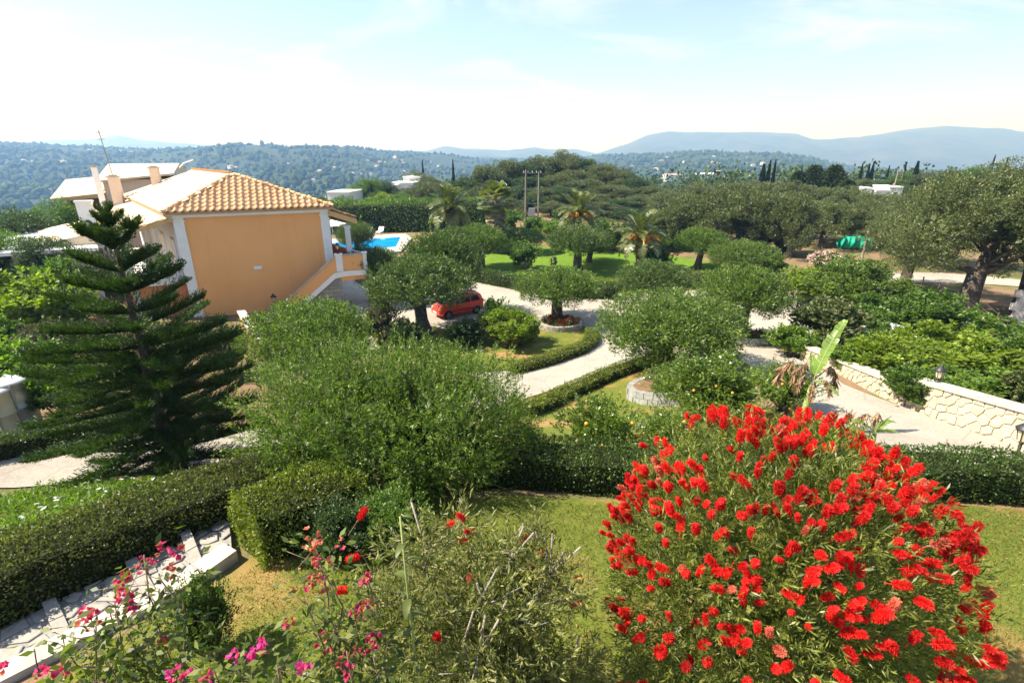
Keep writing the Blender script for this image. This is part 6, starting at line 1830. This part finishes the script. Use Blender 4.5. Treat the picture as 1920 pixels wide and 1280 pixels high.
# white villas in the middle distance
def villa(label, parts, Y, group='white villas beyond the pool'):
    p0 = over(*parts[0][:2], Y); e = empty('white_villa', (p0.x, Y, hz(p0.x, Y))); tag(e, label, 'villa', group)
    z0 = e.location.z
    for (px, base, px2, top, dep, dy_) in parts:
        a = over(px, base, Y+dy_); b_ = over(px2, top, Y+dy_)
        x0, x1 = a.x-p0.x, b_.x-p0.x; zt_ = b_.z-z0
        w_ = MB().prism([(x0,dy_),(x1,dy_-.3),(x1+.6,dy_+dep),(x0+.6,dy_+dep)], -3, zt_).build('wall', M['white_house'], e)
        MB().prism([(x0-.1,dy_-.12),(x1+.1,dy_-.42),(x1+.7,dy_+dep+.1),(x0+.5,dy_+dep+.1)], zt_+.003, zt_+.25).build('roof', M['white_house'], e)
        n_ = max(1, int((x1-x0)/2.4))
        for k in range(n_):
            xc = x0+(x1-x0)*(k+.5)/n_; yw = dy_-.3*(xc-x0)/(x1-x0)
            f_ = MB().box(xc-.45,xc+.45,yw-.06,yw-.003,zt_-2.0,zt_-.8).build('window', M['white_paint'], w_); 
            MB().box(xc-.36,xc+.36,yw-.09,yw-.063,zt_-1.92,zt_-.88).build('pane', M['glass_dark'], f_)
    return e
villa('white cube villa just right of the peach roof', [(617,395,656,362,6,0),(652,392,663,366,5,3)], 96)
villa('white stepped villa among trees left of the knoll', [(735,360,775,344,5,0),(757,352,789,333,6,5),(733,358,742,349,3,-2)], 118)
villa('pale unfinished villa behind the grove on the right', [(1640,372,1668,358,6,0),(1664,368,1692,352,6,3),(1618,366,1634,354,4,1)], 108, 'pale buildings in the grove')
# bare earth cut on the knoll
drape('earth_track', [(-8,84),(-5.5,90),(-6.5,97),(-9.5,100),(-8,93),(-10,87)], .12, M['soil'], 2.0)

# far woodland: one mass
def ico(sub):
    import bmesh as bm_
    b_ = bm_.new(); bm_.ops.create_icosphere(b_, subdivisions=sub, radius=1); b_.verts.ensure_lookup_table()
    V = np.array([v.co[:] for v in b_.verts]); F_ = np.array([[v.index for v in f.verts] for f in b_.faces]); b_.free(); return V, F_
def blobs(name, n, Y0, Y1, smin, smax, sub, seed, label, mat):
    rng = np.random.default_rng(seed); V0, F0 = ico(sub)
    a = rng.uniform(-1.25,1.25,n*3); Y = np.exp(rng.uniform(np.log(Y0), np.log(Y1), n*3)); X = a*Y
    den = fbm(X/130., Y/130., 51, 4)+.5*fbm(X/35., Y/35., 57, 2)
    ok = (den > -.24); ok &= ~((np.abs(X-11) < 45) & (Y < 165))
    X, Y = X[ok][:n], Y[ok][:n]; n = len(X)
    s = rng.uniform(smin, smax, n)*(.55+.45*rng.random(n))
    Z = h(X, Y)
    sc = np.stack([s*rng.uniform(.8,1.25,n), s*rng.uniform(.8,1.25,n), s*rng.uniform(.75,1.35,n)], 1)
    nv = len(V0)
    V = V0[None]*sc[:,None,:]*(1+.28*rng.normal(size=(n,nv,1)))+np.stack([X, Y, Z+s*.45], 1)[:,None,:]
    F_ = (F0[None]+(np.arange(n)*nv)[:,None,None]).reshape(-1,3)
    o_ = obj(name, mesh_np(name, V.reshape(-1,3), F_, True), M[mat]); tag(o_, label, 'woodland', kind='stuff')
M['far_tree'] = leafmat('far tree', (.022,.04,.014), (.06,.085,.03), .05, .9, .05, None, .01)
def leafy_blobs(name, n, Y0, Y1, seed, label, mat, per=110):
    rng = np.random.default_rng(seed)
    a = rng.uniform(-1.25,1.25,n*3); Y = np.exp(rng.uniform(np.log(Y0), np.log(Y1), n*3)); X = a*Y
    ok = (fbm(X/90., Y/90., 51, 3) > -.2) & ~((np.abs(X-11) < 45) & (Y < 165)); X, Y = X[ok][:n], Y[ok][:n]; n = len(X)
    s = rng.uniform(1.8,4.2,n); Z = h(X, Y)
    U = rdir(rng, n*per); U[:,2] = U[:,2]*.9+.25
    i = np.repeat(np.arange(n), per); R_ = (.7+.4*rng.random(n*per))*(1+.25*np.sin(U[:,0]*5+i)*np.cos(U[:,1]*4+i*2))
    P = np.stack([X,Y,Z+s*.75],1)[i]+U*(s[i]*R_)[:,None]*np.array([1,1,1.05])
    Q = leafq(rng, P, U*.5+rng.normal(size=P.shape)*.6+np.array([0,0,.3]), s[i]*.27, s[i]*.2)
    o_ = obj(name, quad_soup(name, Q), M[mat]); tag(o_, label, 'woodland', kind='stuff')
M['far_tree_near'] = leafmat('valley tree leaf', (.035,.06,.018), (.09,.12,.035), .2, .8, .1, None, .02)
leafy_blobs('woodland', 2000, 150, 460, 5, 'dark green woodland in the near valley', 'far_tree_near')
blobs('woodland', 18000, 430, 2300, 3.0, 8.0, 1, 6, 'hazy woodland covering the far hills', 'far_tree')

# far houses
def far_house_proto(k):
    if k == 0: w_, d_, hh_ = 14, 9, 6
    elif k == 1: w_, d_, hh_ = 10, 9, 7.5
    else: w_, d_, hh_ = 42, 12, 9
    wall = MB().box(-w_/2,w_/2,-d_/2,d_/2,-4,hh_).mesh('wall'); wall.materials.append(M['white_house'])
    r_ = MB(); o_ = .7
    r_.add([(-w_/2-o_,-d_/2-o_,hh_),(w_/2+o_,-d_/2-o_,hh_),(w_/2+o_,d_/2+o_,hh_),(-w_/2-o_,d_/2+o_,hh_),(-w_/2+d_*.4,0,hh_+2.2),(w_/2-d_*.4,0,hh_+2.2)], [(0,1,5,4),(1,2,5),(2,3,4,5),(3,0,4),(3,2,1,0)])
    roof_ = r_.mesh('roof'); roof_.materials.append(M['tile_far'])
    wins = MB(); lst = []
    for fl in range(2 if k < 2 else 3):
        for i in range(max(2, int(w_/3.4))):
            x = -w_/2+(i+.5)*w_/max(2, int(w_/3.4)); lst.append((x, 1.0+fl*2.8))
    wm = MB().box(-.6,.6,-.06,0,0,1.5).mesh('window'); wm.materials.append(M['glass_dark'])
    return wall, roof_, wm, [(x, -d_/2-.01, z) for x, z in lst]
M['tile_far'] = surf('far roof', (.4,.26,.18), (.5,.34,.24), .3, .9)
FH = [far_house_proto(k) for k in range(3)]
def far_house(px, py, k, lb, grp, sc=1.0, win=True):
    b_ = spot(px, py); e = empty('far_house', b_, rp.uniform(-.5,.5), sc); tag(e, lb, 'house', grp)
    wa, ro, wm, ws = FH[k]
    obj('wall', wa, M['white_house'], e); obj('roof', ro, M['tile_far'] if k != 2 or px < 1300 else M['white_house'], e)
    if win:
        for p in ws: obj('window', wm, M['glass_dark'], e, p)
rngf = random.Random(8)
gf = 'white houses scattered on the far hills'
FAR = [(45,301),(62,303),(105,304),(120,304),(28,333),(168,281),(182,285),(248,286),(262,286),(225,283),(540,309),(432,315),(443,317),(690,300),(712,304),(722,305),(752,301),(757,306),(741,294),(707,312),(660,326),(675,327),(628,317),(695,328),(757,324),(588,340),(548,346),(600,324),(822,312),(806,303),
  (1178,303),(1240,302),(1250,295),(1284,303),(1338,293),(1335,305),(1345,309),(1328,315),(1401,296),(1402,307),(1412,310),(1430,307),(1424,318),(1346,323),(1362,332),(1386,329),(1390,327),(1410,333),(1393,344),(1230,318),(1468,322),(1590,331),(1598,335),(1612,334),(1640,335),(1185,313)]
FL = nth([(p[0], p[1]) for p in FAR], [(lambda t: t[0] < 500 and t[1] < 290, 'near the skyline left of the peach house'), (lambda t: t[0] < 560, 'in the valley left of the peach house'), (lambda t: t[0] < 900 and t[1] < 310, 'high on the hill above the white villas'), (lambda t: t[0] < 900, 'low on the hill above the white villas'),
    (lambda t: t[0] < 1370 and t[1] < 306, 'high on the hill right of the knoll'), (lambda t: t[0] < 1370, 'low on the hill right of the knoll'), (lambda t: True, 'on the hill behind the pines')], '{} tiny pale house from the left {}')
for (px, py), lb in zip(FAR, FL): far_house(px, py+2, rngf.randrange(2), lb, gf, rngf.uniform(.55,.85), False)
far_house(1262,338, 2, 'long white hotel block in the valley right of the knoll', 'valley hotels', 1.1)
far_house(1322,334, 2, 'white hotel block with pink flank right of the long hotel', 'valley hotels', .9)
far_house(24,362, 2, 'long low house with red roof at the left edge of the valley', 'valley houses', .36)
far_house(92,358, 2, 'long low house with red roof left of the peach houses', 'valley houses', .34)

# ---------------------------------------------------------------- air
hz_ = bpy.data.materials.new('haze air'); hz_.use_nodes = True; nt = hz_.node_tree; nt.nodes.clear()
ou = nt.nodes.new('ShaderNodeOutputMaterial'); pv = nt.nodes.new('ShaderNodeVolumePrincipled')
pv.inputs['Color'].default_value = (.26,.51,1.0,1); pv.inputs['Absorption Color'].default_value = (1,1,1,1); pv.inputs['Density'].default_value = 3.6e-4; pv.inputs['Anisotropy'].default_value = .2
nt.links.new(pv.outputs[0], ou.inputs['Volume'])
hb_ = MB().box(-16500,16500,-60,8900,-430,420).build('haze', hz_); tag(hb_, kind='stuff')
hb_.visible_shadow = True
